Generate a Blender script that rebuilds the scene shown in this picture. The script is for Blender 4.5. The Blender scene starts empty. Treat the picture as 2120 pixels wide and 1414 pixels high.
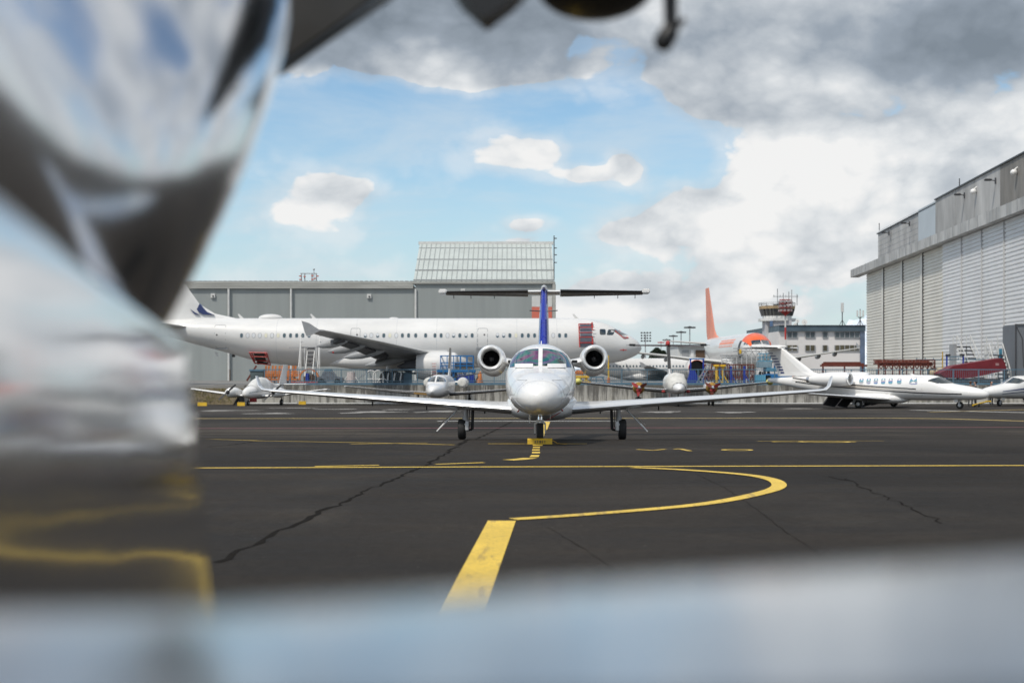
import bpy, bmesh, math, random
from mathutils import Vector, Matrix
PI = math.pi
S = bpy.context.scene
COL = S.collection
random.seed(7)
F = 2944.0          # focal length in photo pixels (50 mm on 36 mm / 2120 px)
HZ = 770.0          # horizon row in the photo
CAMZ = 1.51         # eye height above the near apron

# ------------------------------------------------------------------ camera
cam = bpy.data.cameras.new('camera'); co = bpy.data.objects.new('camera', cam); COL.objects.link(co)
co.location = (0, 0, CAMZ); co.rotation_euler = (PI/2, 0, 0)
cam.lens = 50; cam.sensor_width = 36; cam.shift_y = (HZ-707)/2120.0
cam.clip_start = 0.05; cam.clip_end = 40000
cam.dof.use_dof = True; cam.dof.focus_distance = 33.0; cam.dof.aperture_fstop = 2.0
S.camera = co

# ------------------------------------------------------------------ light
SUN_EL, SUN_AZ = math.radians(56), math.radians(222)      # azimuth clockwise from +Y
sd = bpy.data.lights.new('sun', 'SUN'); so = bpy.data.objects.new('sun', sd); COL.objects.link(so)
sd.energy = 3.0; sd.angle = math.radians(5); sd.color = (1.0, .945, .855)
sdir = Vector((math.sin(SUN_AZ)*math.cos(SUN_EL), math.cos(SUN_AZ)*math.cos(SUN_EL), math.sin(SUN_EL)))
so.rotation_euler = sdir.to_track_quat('Z', 'Y').to_euler()
S.view_settings.view_transform = 'Standard'; S.view_settings.look = 'None'
S.view_settings.exposure = 0.0; S.view_settings.gamma = 1.0
S.render.engine = 'CYCLES'

# ------------------------------------------------------------------ small node language
class NT:
    def __init__(s, tree): s.t = tree
    def n(s, typ, **kw):
        x = s.t.nodes.new(typ)
        for k, v in kw.items(): setattr(x, k, v)
        return x
    def link(s, a, b): s.t.links.new(a, b)
    def put(s, sock, v):
        if isinstance(v, (E,)): s.link(v.s, sock)
        elif hasattr(v, 'is_output'): s.link(v, sock)
        else: sock.default_value = v
    def m(s, op, a, b=None, c=None, clamp=False):
        x = s.n('ShaderNodeMath', operation=op); x.use_clamp = clamp
        s.put(x.inputs[0], a)
        if b is not None: s.put(x.inputs[1], b)
        if c is not None: s.put(x.inputs[2], c)
        return E(s, x.outputs[0])
    def noise(s, vec, scale, detail=4, rough=.5, dist=0, dim='3D', lac=2.0):
        x = s.n('ShaderNodeTexNoise', noise_dimensions=dim)
        s.put(x.inputs['Vector'], vec)
        x.inputs['Scale'].default_value = scale; x.inputs['Detail'].default_value = detail
        x.inputs['Roughness'].default_value = rough; x.inputs['Distortion'].default_value = dist
        x.inputs['Lacunarity'].default_value = lac
        return E(s, x.outputs[0])
    def ramp(s, v, lo, hi, a=0.0, b=1.0, smooth=True):
        x = s.n('ShaderNodeMapRange'); x.interpolation_type = 'SMOOTHSTEP' if smooth else 'LINEAR'; x.clamp = True
        s.put(x.inputs[0], v)
        for i, q in enumerate((lo, hi, a, b)): s.put(x.inputs[i+1], q)
        return E(s, x.outputs[0])
    def mix(s, f, a, b):
        x = s.n('ShaderNodeMix', data_type='RGBA'); s.put(x.inputs[0], f)
        for i, q in ((6, a), (7, b)):
            if isinstance(q, (tuple, list)): q = tuple(q)+(1.0,) if len(q) == 3 else tuple(q)
            s.put(x.inputs[i], q)
        return x.outputs[2]
    def vec(s, x_, y_, z_):
        c = s.n('ShaderNodeCombineXYZ'); s.put(c.inputs[0], x_); s.put(c.inputs[1], y_); s.put(c.inputs[2], z_); return c.outputs[0]
    def sep(s, v):
        c = s.n('ShaderNodeSeparateXYZ'); s.put(c.inputs[0], v); return [E(s, o) for o in c.outputs]
    def scale(s, v, x, y, z):
        c = s.n('ShaderNodeVectorMath', operation='MULTIPLY'); s.put(c.inputs[0], v); c.inputs[1].default_value = (x, y, z); return c.outputs[0]
class E:
    def __init__(s, nt, sock): s.nt, s.s = nt, sock
    def __add__(a, b): return a.nt.m('ADD', a, b)
    def __radd__(a, b): return a.nt.m('ADD', a, b)
    def __sub__(a, b): return a.nt.m('SUBTRACT', a, b)
    def __rsub__(a, b): return a.nt.m('SUBTRACT', b, a)
    def __mul__(a, b): return a.nt.m('MULTIPLY', a, b)
    def __rmul__(a, b): return a.nt.m('MULTIPLY', a, b)
    def __truediv__(a, b): return a.nt.m('DIVIDE', a, b)

# ------------------------------------------------------------------ sky
W = bpy.data.worlds.new('World'); S.world = W; W.use_nodes = True
W.node_tree.nodes.clear(); w = NT(W.node_tree)
sky = w.n('ShaderNodeTexSky', sky_type='NISHITA'); sky.sun_disc = False
sky.sun_elevation = SUN_EL; sky.sun_rotation = SUN_AZ; sky.air_density = 1.0; sky.dust_density = .6; sky.ozone_density = 1.5
tc = w.n('ShaderNodeTexCoord'); D3 = tc.outputs['Generated']
dx, dy, dz = w.sep(D3)
az = w.m('ARCTAN2', dx, dy); el = w.m('ARCSINE', dz)
# cloud banks: azimuth, elevation, half width, half height (radians), strength, darkness
def ae(px, py): return (px-1060)/F, (HZ-py)/F
BANKS = [  # px, py, rx, ry, amount, shade, lower-edge shade
    (960, 55, 480, 120, 1.25, .80, 0), (1010, 160, 310, 34, .62, .0, 0), (560, 50, 260, 130, .8, .5, 0),
    (1960, 120, 390, 100, 1.3, .62, 0), (1900, 10, 420, 60, .7, .25, 0), (1450, 165, 100, 75, .95, .10, .5), (1580, 110, 120, 80, .8, .12, 0), (1560, 235, 120, 45, .8, .25, .3),
    (1085, 318, 135, 52, .95, .0, .35), (1225, 372, 50, 22, .95, .05, .3), (1310, 345, 38, 40, .95, .05, .2),
    (1750, 392, 255, 140, 1.6, .0, .2), (2080, 350, 240, 110, 1.2, .12, .3), (1420, 440, 150, 50, .95, .08, .5), (1300, 490, 110, 34, .75, .12, .6),
    (1085, 464, 62, 24, .95, .05, .4), (712, 392, 95, 44, .85, .08, .4), (640, 400, 190, 80, .34, .0, 0),
    (1650, 548, 330, 46, .95, .05, .32), (1900, 500, 240, 60, .8, .08, .3), (1500, 645, 420, 50, .8, .03, .3), (1290, 600, 190, 34, .8, .05, .3), (720, 590, 420, 70, .42, .0, .15), (600, 470, 200, 60, .36, 0, .1),
    (1065, 494, 46, 8, .8, 0, 0)]
warp1 = w.noise(D3, 9, 4, .55) - .5
warp2 = w.noise(w.scale(D3, 1, 1, 1.01), 11.3, 4, .55) - .5
azw = az + warp1*.045; elw = el + warp2*.030
cov = None; shd = None; und = None
for (px, py, rx, ry, am, sh, lo) in BANKS:
    a0, e0 = ae(px, py)
    ux = (azw-a0)*(F/rx); uy = (elw-e0)*(F/ry)
    g = w.m('EXPONENT', (ux*ux+uy*uy)*-1.0)*am
    cov = g if cov is None else cov+g
    if sh: q = g*sh; shd = q if shd is None else shd+q
    if lo: q = g*(w.ramp(uy, .35, -.75)*lo); und = q if und is None else und+q
pl = w.scale(D3, 1, 1, 1.5)
def billow(v, sc, det):                                 # rounded cauliflower lobes
    x = w.n('ShaderNodeTexVoronoi', feature='F1'); w.put(x.inputs['Vector'], v); x.inputs['Scale'].default_value = sc
    x.inputs['Detail'].default_value = det; x.inputs['Roughness'].default_value = .52; x.inputs['Lacunarity'].default_value = 2.15
    return 1.0-E(w, x.outputs['Distance'])
wv = w.n('ShaderNodeVectorMath', operation='ADD'); w.link(pl, wv.inputs[0])
nv = w.n('ShaderNodeTexNoise'); w.link(pl, nv.inputs[0]); nv.inputs['Scale'].default_value = 14; nv.inputs['Detail'].default_value = 5
nvs = w.n('ShaderNodeVectorMath', operation='MULTIPLY_ADD'); w.link(nv.outputs['Color'], nvs.inputs[0]); nvs.inputs[1].default_value = (.045,)*3; nvs.inputs[2].default_value = (-.022,)*3
w.link(nvs.outputs[0], wv.inputs[1]); plw = wv.outputs[0]
b1 = billow(plw, 15, 2.5)
upv = w.n('ShaderNodeVectorMath', operation='ADD'); w.link(plw, upv.inputs[0]); upv.inputs[1].default_value = (-.006, 0, .011)
n1 = w.noise(pl, 8, 8, .6, .2)
n2 = w.noise(w.scale(D3, 1, 1, 2.1), 4.2, 5, .55, .2)
side = w.ramp(w.m('ABSOLUTE', az), .42, .85); high = w.ramp(el, .26, .42); gen = w.m('MAXIMUM', side, high)
gcov = w.ramp(n2, .34, .56)*1.1
cov2 = cov*(1.0-gen) + gcov*gen
dens = cov2 + (b1-.50)*.50 + (n1-.5)*.95
mask = w.m('MAXIMUM', w.ramp(dens, .36, .53), w.ramp(dens, .02, .42)*.38)
veil = w.ramp(w.noise(w.scale(D3, 1, 1, 4), 5, 6, .6, .4), .38, .75)*w.ramp(el, .34, .06)*.75
core = w.ramp(cov2, .40, 1.05)
gs = gen*.55*w.ramp(n2, .48, .66)
lum = 1.10 - ((shd*(1.0-gen)+gs)*core)*.72 - und*(1.0-gen)*.22 + (b1-.5)*.40 + (n1-.5)*(.35+.75*core)
lum = w.m('MAXIMUM', lum, .12); lum = w.m('MINIMUM', lum, 1.06)
cr = w.n('ShaderNodeValToRGB'); w.link(lum.s, cr.inputs[0]); ee = cr.color_ramp.elements
ee[0].position = .15; ee[0].color = (.20, .235, .275, 1); ee[1].position = 1.0; ee[1].color = (.86, .855, .845, 1)
for p_, c_ in ((.45, (.31, .355, .41, 1)), (.72, (.54, .575, .61, 1)), (.88, (.72, .74, .755, 1))): q = ee.new(p_); q.color = c_
csc = w.n('ShaderNodeVectorMath', operation='SCALE'); w.link(cr.outputs[0], csc.inputs[0]); csc.inputs['Scale'].default_value = 10.0
ccol = csc.outputs[0]
hz = w.ramp(el, .19, -.01)                              # pale air low down
skyc = w.n('ShaderNodeMix', data_type='RGBA'); skyc.blend_type = 'MULTIPLY'; skyc.inputs[0].default_value = 1
w.link(sky.outputs[0], skyc.inputs[6]); skyc.inputs[7].default_value = (1.10, 1.27, 1.30, 1)
base = w.mix(hz*.66, skyc.outputs[2], (5.3, 6.5, 7.4))
base = w.mix(veil, base, (6.3, 7.0, 7.5))
full = w.mix(mask*.97, base, ccol)
bg = w.n('ShaderNodeBackground'); bg.inputs[1].default_value = .105
w.link(full, bg.inputs[0]); wo = w.n('ShaderNodeOutputWorld'); w.link(bg.outputs[0], wo.inputs[0])

# ------------------------------------------------------------------ materials
def mat(name, col, rough=.5, metal=0.0, var=0.0, vs=1.5, coat=0.0, bump=0.0, bs=20.0, tr=0.0, emis=None, spec=.5, stretch=(1, 1, 1), world=False):
    m = bpy.data.materials.new(name); m.use_nodes = True; t = NT(m.node_tree)
    b = m.node_tree.nodes['Principled BSDF']
    b.inputs['Base Color'].default_value = (*col, 1); b.inputs['Roughness'].default_value = rough
    b.inputs['Metallic'].default_value = metal; b.inputs['Coat Weight'].default_value = coat
    b.inputs['Coat Roughness'].default_value = .05; b.inputs['Specular IOR Level'].default_value = spec
    tcn = t.n('ShaderNodeTexCoord'); ob = t.scale(tcn.outputs['Object'], *stretch)
    if var:
        n = t.noise(ob, vs, 6, .6)
        f = t.ramp(n, .3, .72, 1.0-var, 1.0+var*.35, False)
        x = t.n('ShaderNodeMix', data_type='RGBA'); x.blend_type = 'MULTIPLY'; x.inputs[0].default_value = 1
        x.inputs[6].default_value = (*col, 1); cmb = t.n('ShaderNodeCombineColor')
        for i in range(3): t.put(cmb.inputs[i], f)
        t.link(cmb.outputs[0], x.inputs[7]); t.link(x.outputs[2], b.inputs['Base Color'])
        t.link(t.ramp(t.noise(ob, vs*2.3, 5, .6), .3, .7, max(0, rough-.08), min(1, rough+.12), False).s, b.inputs['Roughness'])
    if bump:
        bn = t.n('ShaderNodeBump'); bn.inputs['Strength'].default_value = 1; bn.inputs['Distance'].default_value = bump
        t.put(bn.inputs['Height'], t.noise(ob, bs, 5, .55)); t.link(bn.outputs[0], b.inputs['Normal'])
    if emis: b.inputs['Emission Color'].default_value = (*emis[0], 1); b.inputs['Emission Strength'].default_value = emis[1]
    return m
M = {}
M['white'] = mat('white_paint', (.82, .81, .79), .32, 0, .05, .7, .6)
M['white_old'] = mat('airliner_white', (.70, .695, .68), .42, 0, .15, .45, .35, stretch=(1, .4, 1))
M['white_dull'] = mat('dull_white', (.66, .66, .64), .6, 0, .15, 2)
M['polish'] = mat('polished_metal', (.88, .88, .87), .28, .6)
M['chrome'] = mat('chrome', (.88, .88, .88), .06, 1)
M['alu'] = mat('aluminium', (.6, .61, .62), .38, 1, .15, 4)
M['silver'] = mat('silver_paint', (.60, .60, .60), .35, .3, .12, 3)
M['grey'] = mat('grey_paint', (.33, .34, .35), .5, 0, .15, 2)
M['dark'] = mat('dark_grey', (.06, .06, .065), .5, 0, .2, 3)
M['black'] = mat('black_matt', (.012, .012, .013), .45)
M['boot'] = mat('deice_boot', (.018, .02, .022), .42, 0, .3, 3)
M['rubber'] = mat('rubber', (.022, .022, .022), .75, 0, .3, 12)
M['glass'] = mat('dark_glass', (.02, .03, .032), .06, 0, coat=1, spec=.9)
M['winpane'] = mat('cabin_pane', (.05, .09, .11), .12, 0, coat=1)
M['shade'] = mat('window_shade', (.62, .64, .66), .5)
M['shadey'] = mat('yellowed_shade', (.68, .66, .52), .5)
M['blue_fin'] = mat('cobalt_paint', (.003, .018, .30), .25, 0, .05, 2, .8)
M['navy'] = mat('navy_paint', (.02, .035, .13), .35, 0, 0, 1, .4)
M['blackline'] = mat('black_stripe', (.008, .010, .012), .4)
M['tan'] = mat('taupe_stripe', (.42, .38, .33), .35, coat=.4)
M['orange'] = mat('orange_paint', (.82, .115, .012), .35, 0, .06, 1, .4)
M['salmon'] = mat('faded_orange', (.80, .30, .20), .5, 0, .15, .6)
M['orange_steel'] = mat('orange_steel', (.62, .20, .045), .55, 0, .35, 3)
M['red'] = mat('red_paint', (.50, .035, .03), .5, 0, .2, 3)
M['redflag'] = mat('red_fabric', (.34, .04, .04), .8, 0, .2, 6)
M['rust'] = mat('rusty_red', (.16, .036, .022), .7, 0, .4, 4)
M['maroon'] = mat('maroon_tarp', (.17, .012, .02), .5, 0, .25, 1.2)
M['steelblue'] = mat('steel_blue', (.11, .20, .27), .5, 0, .3, 3)
M['blue'] = mat('blue_paint', (.012, .16, .42), .45, 0, .25, 2)
M['blue2'] = mat('deep_blue', (.012, .035, .32), .45, 0, .2, 2)
M['cyan'] = mat('faded_cyan', (.10, .34, .50), .55, 0, .3, 2)
M['yellow'] = mat('yellow_paint', (.75, .47, .03), .5, 0, .25, 3)
M['ochre'] = mat('ochre_cover', (.55, .33, .04), .7, 0, .3, 5)
M['gold'] = mat('ochre_metal', (.45, .27, .10), .35, .6, .2, 3)
M['brown'] = mat('brown', (.12, .07, .04), .7, 0, .3, 4)
M['cloth'] = mat('grey_white_cover', (.62, .61, .57), .85, 0, .2, 2.2, bump=.03, bs=3)
M['skin'] = mat('skin', (.5, .3, .22), .6)
M['hair'] = mat('brown_hair', (.10, .05, .028), .8)
M['hairb'] = mat('black_hair', (.015, .013, .012), .8)
M['jacket'] = mat('dark_jacket', (.02, .023, .03), .85)
M['leaf'] = mat('dark_foliage', (.035, .055, .03), .8, 0, .5, .4)
# windscreen with the coloured sheen of its coating painted into the base colour
def iridescent(name):
    m = mat(name, (.02, .03, .03), .05, 0, coat=0, spec=.5); t = NT(m.node_tree); b = m.node_tree.nodes['Principled BSDF']
    tcn = t.n('ShaderNodeTexCoord'); n = t.noise(tcn.outputs['Object'], 1.5, 1, .5, .8)
    cr = t.n('ShaderNodeValToRGB'); t.link(n.s, cr.inputs[0]); e = cr.color_ramp.elements
    e[0].position = .34; e[0].color = (.005, .008, .010, 1); e[1].position = .70; e[1].color = (.02, .01, .03, 1)
    for p, c in ((.42, (.004, .12, .10, 1)), (.49, (.08, .04, .15, 1)), (.55, (.003, .13, .11, 1)), (.62, (.14, .04, .12, 1))):
        q = e.new(p); q.color = c
    t.link(cr.outputs[0], b.inputs['Base Color']); return m
M['screen'] = iridescent('coated_windscreen')
def iris2():
    m = mat('rainbow_pane', (.1, .2, .3), .08, 0, coat=1); t = NT(m.node_tree); b = m.node_tree.nodes['Principled BSDF']
    tcn = t.n('ShaderNodeTexCoord'); x, y, z = t.sep(tcn.outputs['Object'])
    cr = t.n('ShaderNodeValToRGB'); t.link(t.m('FRACT', z*3.0+y*.3).s, cr.inputs[0]); e = cr.color_ramp.elements
    e[0].position = 0; e[0].color = (.34, .36, .38, 1); e[1].position = 1; e[1].color = (.06, .22, .32, 1)
    for p, c in ((.3, (.10, .35, .42, 1)), (.55, (.16, .20, .42, 1)), (.8, (.55, .5, .5, 1))): q = e.new(p); q.color = c
    t.link(cr.outputs[0], b.inputs['Base Color']); return m
M['rainbow'] = iris2()

# ------------------------------------------------------------------ mesh builder
class MB:
    def __init__(s): s.v = []; s.f = []; s.mi = []; s.cur = 0
    def add(s, vs, fs):
        o = len(s.v); s.v += [tuple(q) for q in vs]; s.f += [tuple(i+o for i in g) for g in fs]; s.mi += [s.cur]*len(fs); return s
    def box(s, x0, x1, y0, y1, z0, z1):
        return s.add([(x, y, z) for x in (x0, x1) for y in (y0, y1) for z in (z0, z1)],
                     [(0, 1, 3, 2), (4, 6, 7, 5), (0, 4, 5, 1), (2, 3, 7, 6), (0, 2, 6, 4), (1, 5, 7, 3)])
    def bbox(s, x0, x1, y0, y1, z0, z1, b=.02):       # box with bevelled edges
        bm = bmesh.new(); bmesh.ops.create_cube(bm, size=1)
        bmesh.ops.scale(bm, vec=(x1-x0, y1-y0, z1-z0), verts=bm.verts); bmesh.ops.translate(bm, vec=((x0+x1)/2, (y0+y1)/2, (z0+z1)/2), verts=bm.verts)
        bmesh.ops.bevel(bm, geom=bm.edges, offset=b, segments=2, affect='EDGES')
        bm.verts.index_update(); s.add([q.co[:] for q in bm.verts], [[q.index for q in g.verts] for g in bm.faces]); bm.free(); return s
    def beam(s, p, q, w, h=None):
        h = h or w; p, q = Vector(p), Vector(q); d = (q-p).normalized()
        u = d.cross(Vector((0, 0, 1)));  u = u.normalized() if u.length > 1e-4 else Vector((1, 0, 0)); v = d.cross(u)
        vs = [c+u*a*w/2+v*b*h/2 for c in (p, q) for a, b in ((-1, -1), (1, -1), (1, 1), (-1, 1))]
        return s.add(vs, [(0, 1, 2, 3), (7, 6, 5, 4), (0, 4, 5, 1), (1, 5, 6, 2), (2, 6, 7, 3), (3, 7, 4, 0)])
    def tube(s, p, q, r, r2=None, n=8):
        r2 = r if r2 is None else r2; p, q = Vector(p), Vector(q); d = (q-p).normalized()
        u = d.cross(Vector((0, 0, 1))); u = u.normalized() if u.length > 1e-4 else Vector((1, 0, 0)); v = d.cross(u)
        vs = [c+(u*math.cos(2*PI*k/n)+v*math.sin(2*PI*k/n))*rr for c, rr in ((p, r), (q, r2)) for k in range(n)]
        fs = [(k, (k+1) % n, n+(k+1) % n, n+k) for k in range(n)]+[tuple(range(n))[::-1], tuple(range(n, 2*n))]
        return s.add(vs, fs)
    def path(s, pts, r, n=6):
        for a, b in zip(pts, pts[1:]): s.tube(a, b, r, n=n)
        return s
    def lathe(s, prof, o, ax, n=32, cap=True):           # prof: list of (distance along axis, radius)
        o = Vector(o); ax = Vector(ax).normalized(); u = ax.cross(Vector((0, 0, 1)))
        u = u.normalized() if u.length > 1e-4 else Vector((1, 0, 0)); v = u.cross(ax)
        vs = []; fs = []
        for (t, r) in prof:
            for k in range(n): a = 2*PI*k/n; vs.append(o+ax*t+(u*math.cos(a)+v*math.sin(a))*max(r, 1e-4))
        for i in range(len(prof)-1):
            for k in range(n): fs.append((i*n+k, i*n+(k+1) % n, (i+1)*n+(k+1) % n, (i+1)*n+k))
        if cap: fs += [tuple(range(n))[::-1], tuple(range((len(prof)-1)*n, len(prof)*n))]
        return s.add(vs, fs)
    def loft(s, rings, cap=True, closed=True):
        n = len(rings[0]); vs = [q for r in rings for q in r]; fs = []
        for i in range(len(rings)-1):
            for k in range(n if closed else n-1): fs.append((i*n+k, i*n+(k+1) % n, (i+1)*n+(k+1) % n, (i+1)*n+k))
        if cap and closed: fs += [tuple(range(n))[::-1], tuple(range((len(rings)-1)*n, len(rings)*n))]
        return s.add(vs, fs)
    def ell(s, c, r, nu=16, nv=10):
        c = Vector(c); rings = []
        for j in range(nv+1):
            a = -PI/2+PI*j/nv; k = max(math.cos(a), .002)
            rings.append([(c.x+r[0]*k*math.cos(2*PI*i/nu), c.y+r[1]*k*math.sin(2*PI*i/nu), c.z+r[2]*math.sin(a)) for i in range(nu)])
        return s.loft(rings)
    def prism(s, poly, a0, a1, axis='y'):                # polygon in the plane across `axis`
        n = len(poly); f = {'y': lambda p, a: (p[0], a, p[1]), 'x': lambda p, a: (a, p[0], p[1]), 'z': lambda p, a: (p[0], p[1], a)}[axis]
        vs = [f(p, a) for a in (a0, a1) for p in poly]
        return s.add(vs, [tuple(range(n)), tuple(range(n, 2*n))[::-1]]+[(k, n+k, n+(k+1) % n, (k+1) % n) for k in range(n)])
    def build(s, name, m, parent=None, ang=35):
        me = bpy.data.meshes.new(name); me.from_pydata(s.v, [], s.f); me.validate()
        ms = m if isinstance(m, (list, tuple)) else [m]
        for q in ms: me.materials.append(M[q] if isinstance(q, str) else q)
        if len(ms) > 1 and len(me.polygons) == len(s.mi): me.polygons.foreach_set('material_index', s.mi)
        bm = bmesh.new(); bm.from_mesh(me); bmesh.ops.recalc_face_normals(bm, faces=bm.faces); bm.to_mesh(me); bm.free()
        if ang: me.polygons.foreach_set('use_smooth', [True]*len(me.polygons)); me.set_sharp_from_angle(angle=math.radians(ang))
        o = bpy.data.objects.new(name, me); COL.objects.link(o)
        if parent: o.parent = parent
        return o
def tag(o, label=None, cat=None, group=None, kind=None):
    if label: o['label'] = label
    if cat: o['category'] = cat
    if group: o['group'] = group
    if kind: o['kind'] = kind
    return o
def empty(name, loc, rz=0, label=None, cat=None, group=None):
    o = bpy.data.objects.new(name, None); COL.objects.link(o); o.location = loc; o.rotation_euler = (0, 0, rz)
    o.empty_display_size = .3; return tag(o, label, cat, group)
def copy_tree(o, parent=None):
    c = o.copy(); COL.objects.link(c); c.parent = parent
    for ch in [q for q in bpy.data.objects if q.parent == o]: copy_tree(ch, c)
    return c
def interp(tab, x):                                       # smooth monotone interpolation of a table
    if x <= tab[0][0]: return tab[0][1:]
    if x >= tab[-1][0]: return tab[-1][1:]
    i = 0
    while tab[i+1][0] < x: i += 1
    out = []
    for k in range(1, len(tab[0])):
        def sl(j): return (tab[j+1][k]-tab[j][k])/(tab[j+1][0]-tab[j][0])
        d = sl(i); dp = sl(i-1) if i > 0 else d; dn = sl(i+1) if i < len(tab)-2 else d
        m0 = 0 if dp*d <= 0 else 2*dp*d/(dp+d); m1 = 0 if dn*d <= 0 else 2*dn*d/(dn+d)
        h = tab[i+1][0]-tab[i][0]; t = (x-tab[i][0])/h
        out.append((2*t**3-3*t**2+1)*tab[i][k]+(t**3-2*t**2+t)*h*m0+(-2*t**3+3*t**2)*tab[i+1][k]+(t**3-t**2)*h*m1)
    return out
# ground profile of the apron (falls away past a low crest under the parked jet)
GP = [(-60, .0), (20, .0), (28, -.015), (30.5, -.06), (33, -.112), (37, -.244), (43.5, -.53), (50, -.585), (97, -.895), (113, -1.0), (140, -1.0)]
def gz(y): return interp(GP, y)[0]
UP = .44                                                   # level of the upper apron behind the wall
def P(px, py, D): return Vector(((px-1060)/F*D, D, CAMZ-(py-HZ)/F*D))
def X(px, D): return (px-1060)/F*D
def Z(py, D): return CAMZ-(py-HZ)/F*D
def GD(py):                                                # depth at which the apron shows at photo row py
    y = 3.0
    while y < 112 and HZ+(CAMZ-gz(y))/y*F > py: y += .05
    return y
# ================================================================== ground
def asphalt():
    m = bpy.data.materials.new('asphalt'); m.use_nodes = True; t = NT(m.node_tree); b = m.node_tree.nodes['Principled BSDF']
    tcn = t.n('ShaderNodeTexCoord'); o = tcn.outputs['Object']; x, y, z = t.sep(o)
    big = t.noise(o, .10, 5, .6, .5); mid = t.noise(t.scale(o, .35, 1, 1), .9, 6, .62); fine = t.noise(o, 55, 3, .7); agg = t.noise(o, 9, 5, .7)
    v = t.ramp(big, .35, .65, .62, 1.38, False)*t.ramp(mid, .35, .68, .76, 1.22, False)*t.ramp(fine, .35, .65, .62, 1.38, False)*t.ramp(agg, .35, .65, .80, 1.18, False)
    wet = t.ramp(t.noise(t.scale(o, .22, .9, 1), .5, 5, .6, .6), .50, .66)            # scuffed lighter sweeps
    c = t.mix(wet*.35, (.0268, .0220, .0175), (.050, .042, .034))
    # pale cement dust and runs near the retaining wall, tan silt in the gutter past the crest
    st = t.ramp(t.noise(t.scale(o, .16, .55, 1), 1.0, 6, .68, .5), .60, .70)*t.ramp(y, 64, 76)
    st2 = t.ramp(t.noise(t.scale(o, .04, .9, 1), 1.6, 4, .6), .42, .7)*t.ramp(y, 42, 46)*t.ramp(y, 60, 50)
    c = t.mix(st*.50, c, (.30, .285, .26)); c = t.mix(st2*.42, c, (.14, .115, .085))
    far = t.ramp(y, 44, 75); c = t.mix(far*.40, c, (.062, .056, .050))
    # tyre rubber sweeps
    tr = t.ramp(t.noise(t.scale(o, 2.4, .05, 1), .8, 3, .5, .3), .62, .72)
    c = t.mix(tr*.35, c, (.02, .019, .019))
    oil = t.ramp(t.noise(o, 1.1, 4, .6, .3), .64, .70)*t.ramp(t.noise(o, .09, 2, .5), .45, .6); c = t.mix(oil*.55, c, (.016, .014, .013))
    dust = t.ramp(t.noise(t.scale(o, 1, .6, 1), .35, 8, .75, .8), .5, .72); c = t.mix(dust*.35, c, (.062, .054, .044))
    specks = t.ramp(t.noise(o, 17, 2, .5), .735, .76); c = t.mix(specks*.5, c, (.22, .20, .17))
    x2 = t.n('ShaderNodeMix', data_type='RGBA'); x2.blend_type = 'MULTIPLY'; x2.inputs[0].default_value = 1
    t.link(c, x2.inputs[6]); cc = t.n('ShaderNodeCombineColor')
    for i in range(3): t.put(cc.inputs[i], v)
    t.link(cc.outputs[0], x2.inputs[7]); t.link(x2.outputs[2], b.inputs['Base Color'])
    t.put(b.inputs['Roughness'], t.ramp(mid, .3, .7, .72, .95, False)); b.inputs['Specular IOR Level'].default_value = .16
    bn = t.n('ShaderNodeBump'); bn.inputs['Distance'].default_value = .012; t.put(bn.inputs['Height'], fine+agg*1.5); t.link(bn.outputs[0], b.inputs['Normal'])
    return m
M['asphalt'] = asphalt()
ys = [-4000, -800, -150, -60, -30, -10, 0, 5, 10, 15, 20, 25, 28]+[28+.25*i for i in range(1, 97)]+[55, 60, 65, 70, 75, 80, 85, 90, 97, 103, 108, 113.05]
g = MB(); xs = [-4000, -420, -200, -100, -50, -25, 0, 25, 50, 100, 200, 420, 4000]
for y in ys: g.v += [(x_, y, gz(y)) for x_ in xs]
n = len(xs)
g.f = [(j*n+i, j*n+i+1, (j+1)*n+i+1, (j+1)*n+i) for j in range(len(ys)-1) for i in range(n-1)]; g.mi = [0]*len(g.f)
tag(g.build('apron', 'asphalt'), kind='structure')
M['conc_ground'] = mat('upper_apron_concrete', (.20, .195, .185), .85, 0, .3, .3)
g = MB(); g.add([(-6000, 113.5, UP), (6000, 113.5, UP), (6000, 15000, UP), (-6000, 15000, UP), (-6000, 112.9, -1.6), (6000, 112.9, -1.6)], [(0, 1, 2, 3), (4, 5, 1, 0)])
tag(g.build('upper_apron', 'conc_ground'), kind='structure')

# ================================================================== painted markings (4 mm above the asphalt)
def paint(name, c, wear=.4):
    m = mat(name, c, .6); t = NT(m.node_tree); b = m.node_tree.nodes['Principled BSDF']
    o = t.n('ShaderNodeTexCoord').outputs['Object']
    k = t.m('MAXIMUM', t.ramp(t.noise(o, 16, 7, .75), .50, .66), t.ramp(t.noise(t.scale(o, 1, .12, 1), 7, 4, .6), .56, .66))*wear; k2 = t.ramp(t.noise(t.scale(o, 1, .5, 1), 2.2, 4, .6), .3, .7, .8, 1.1, False)
    cc = t.n('ShaderNodeCombineColor')
    for i in range(3): t.put(cc.inputs[i], k2*c[i])
    t.link(t.mix(k, cc.outputs[0], (c[0]*.35, c[1]*.33, .05)), b.inputs['Base Color']); return m
M['py'] = paint('yellow_marking', (.74, .50, .055), .6)
M['py2'] = paint('worn_yellow_marking', (.42, .30, .08), .6)
M['pr'] = paint('red_marking', (.20, .045, .045), .6)
M['pw'] = paint('white_marking', (.50, .49, .47), .5)
def gpt(px, py): D = GD(py); return Vector((X(px, D), D, 0))
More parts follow.
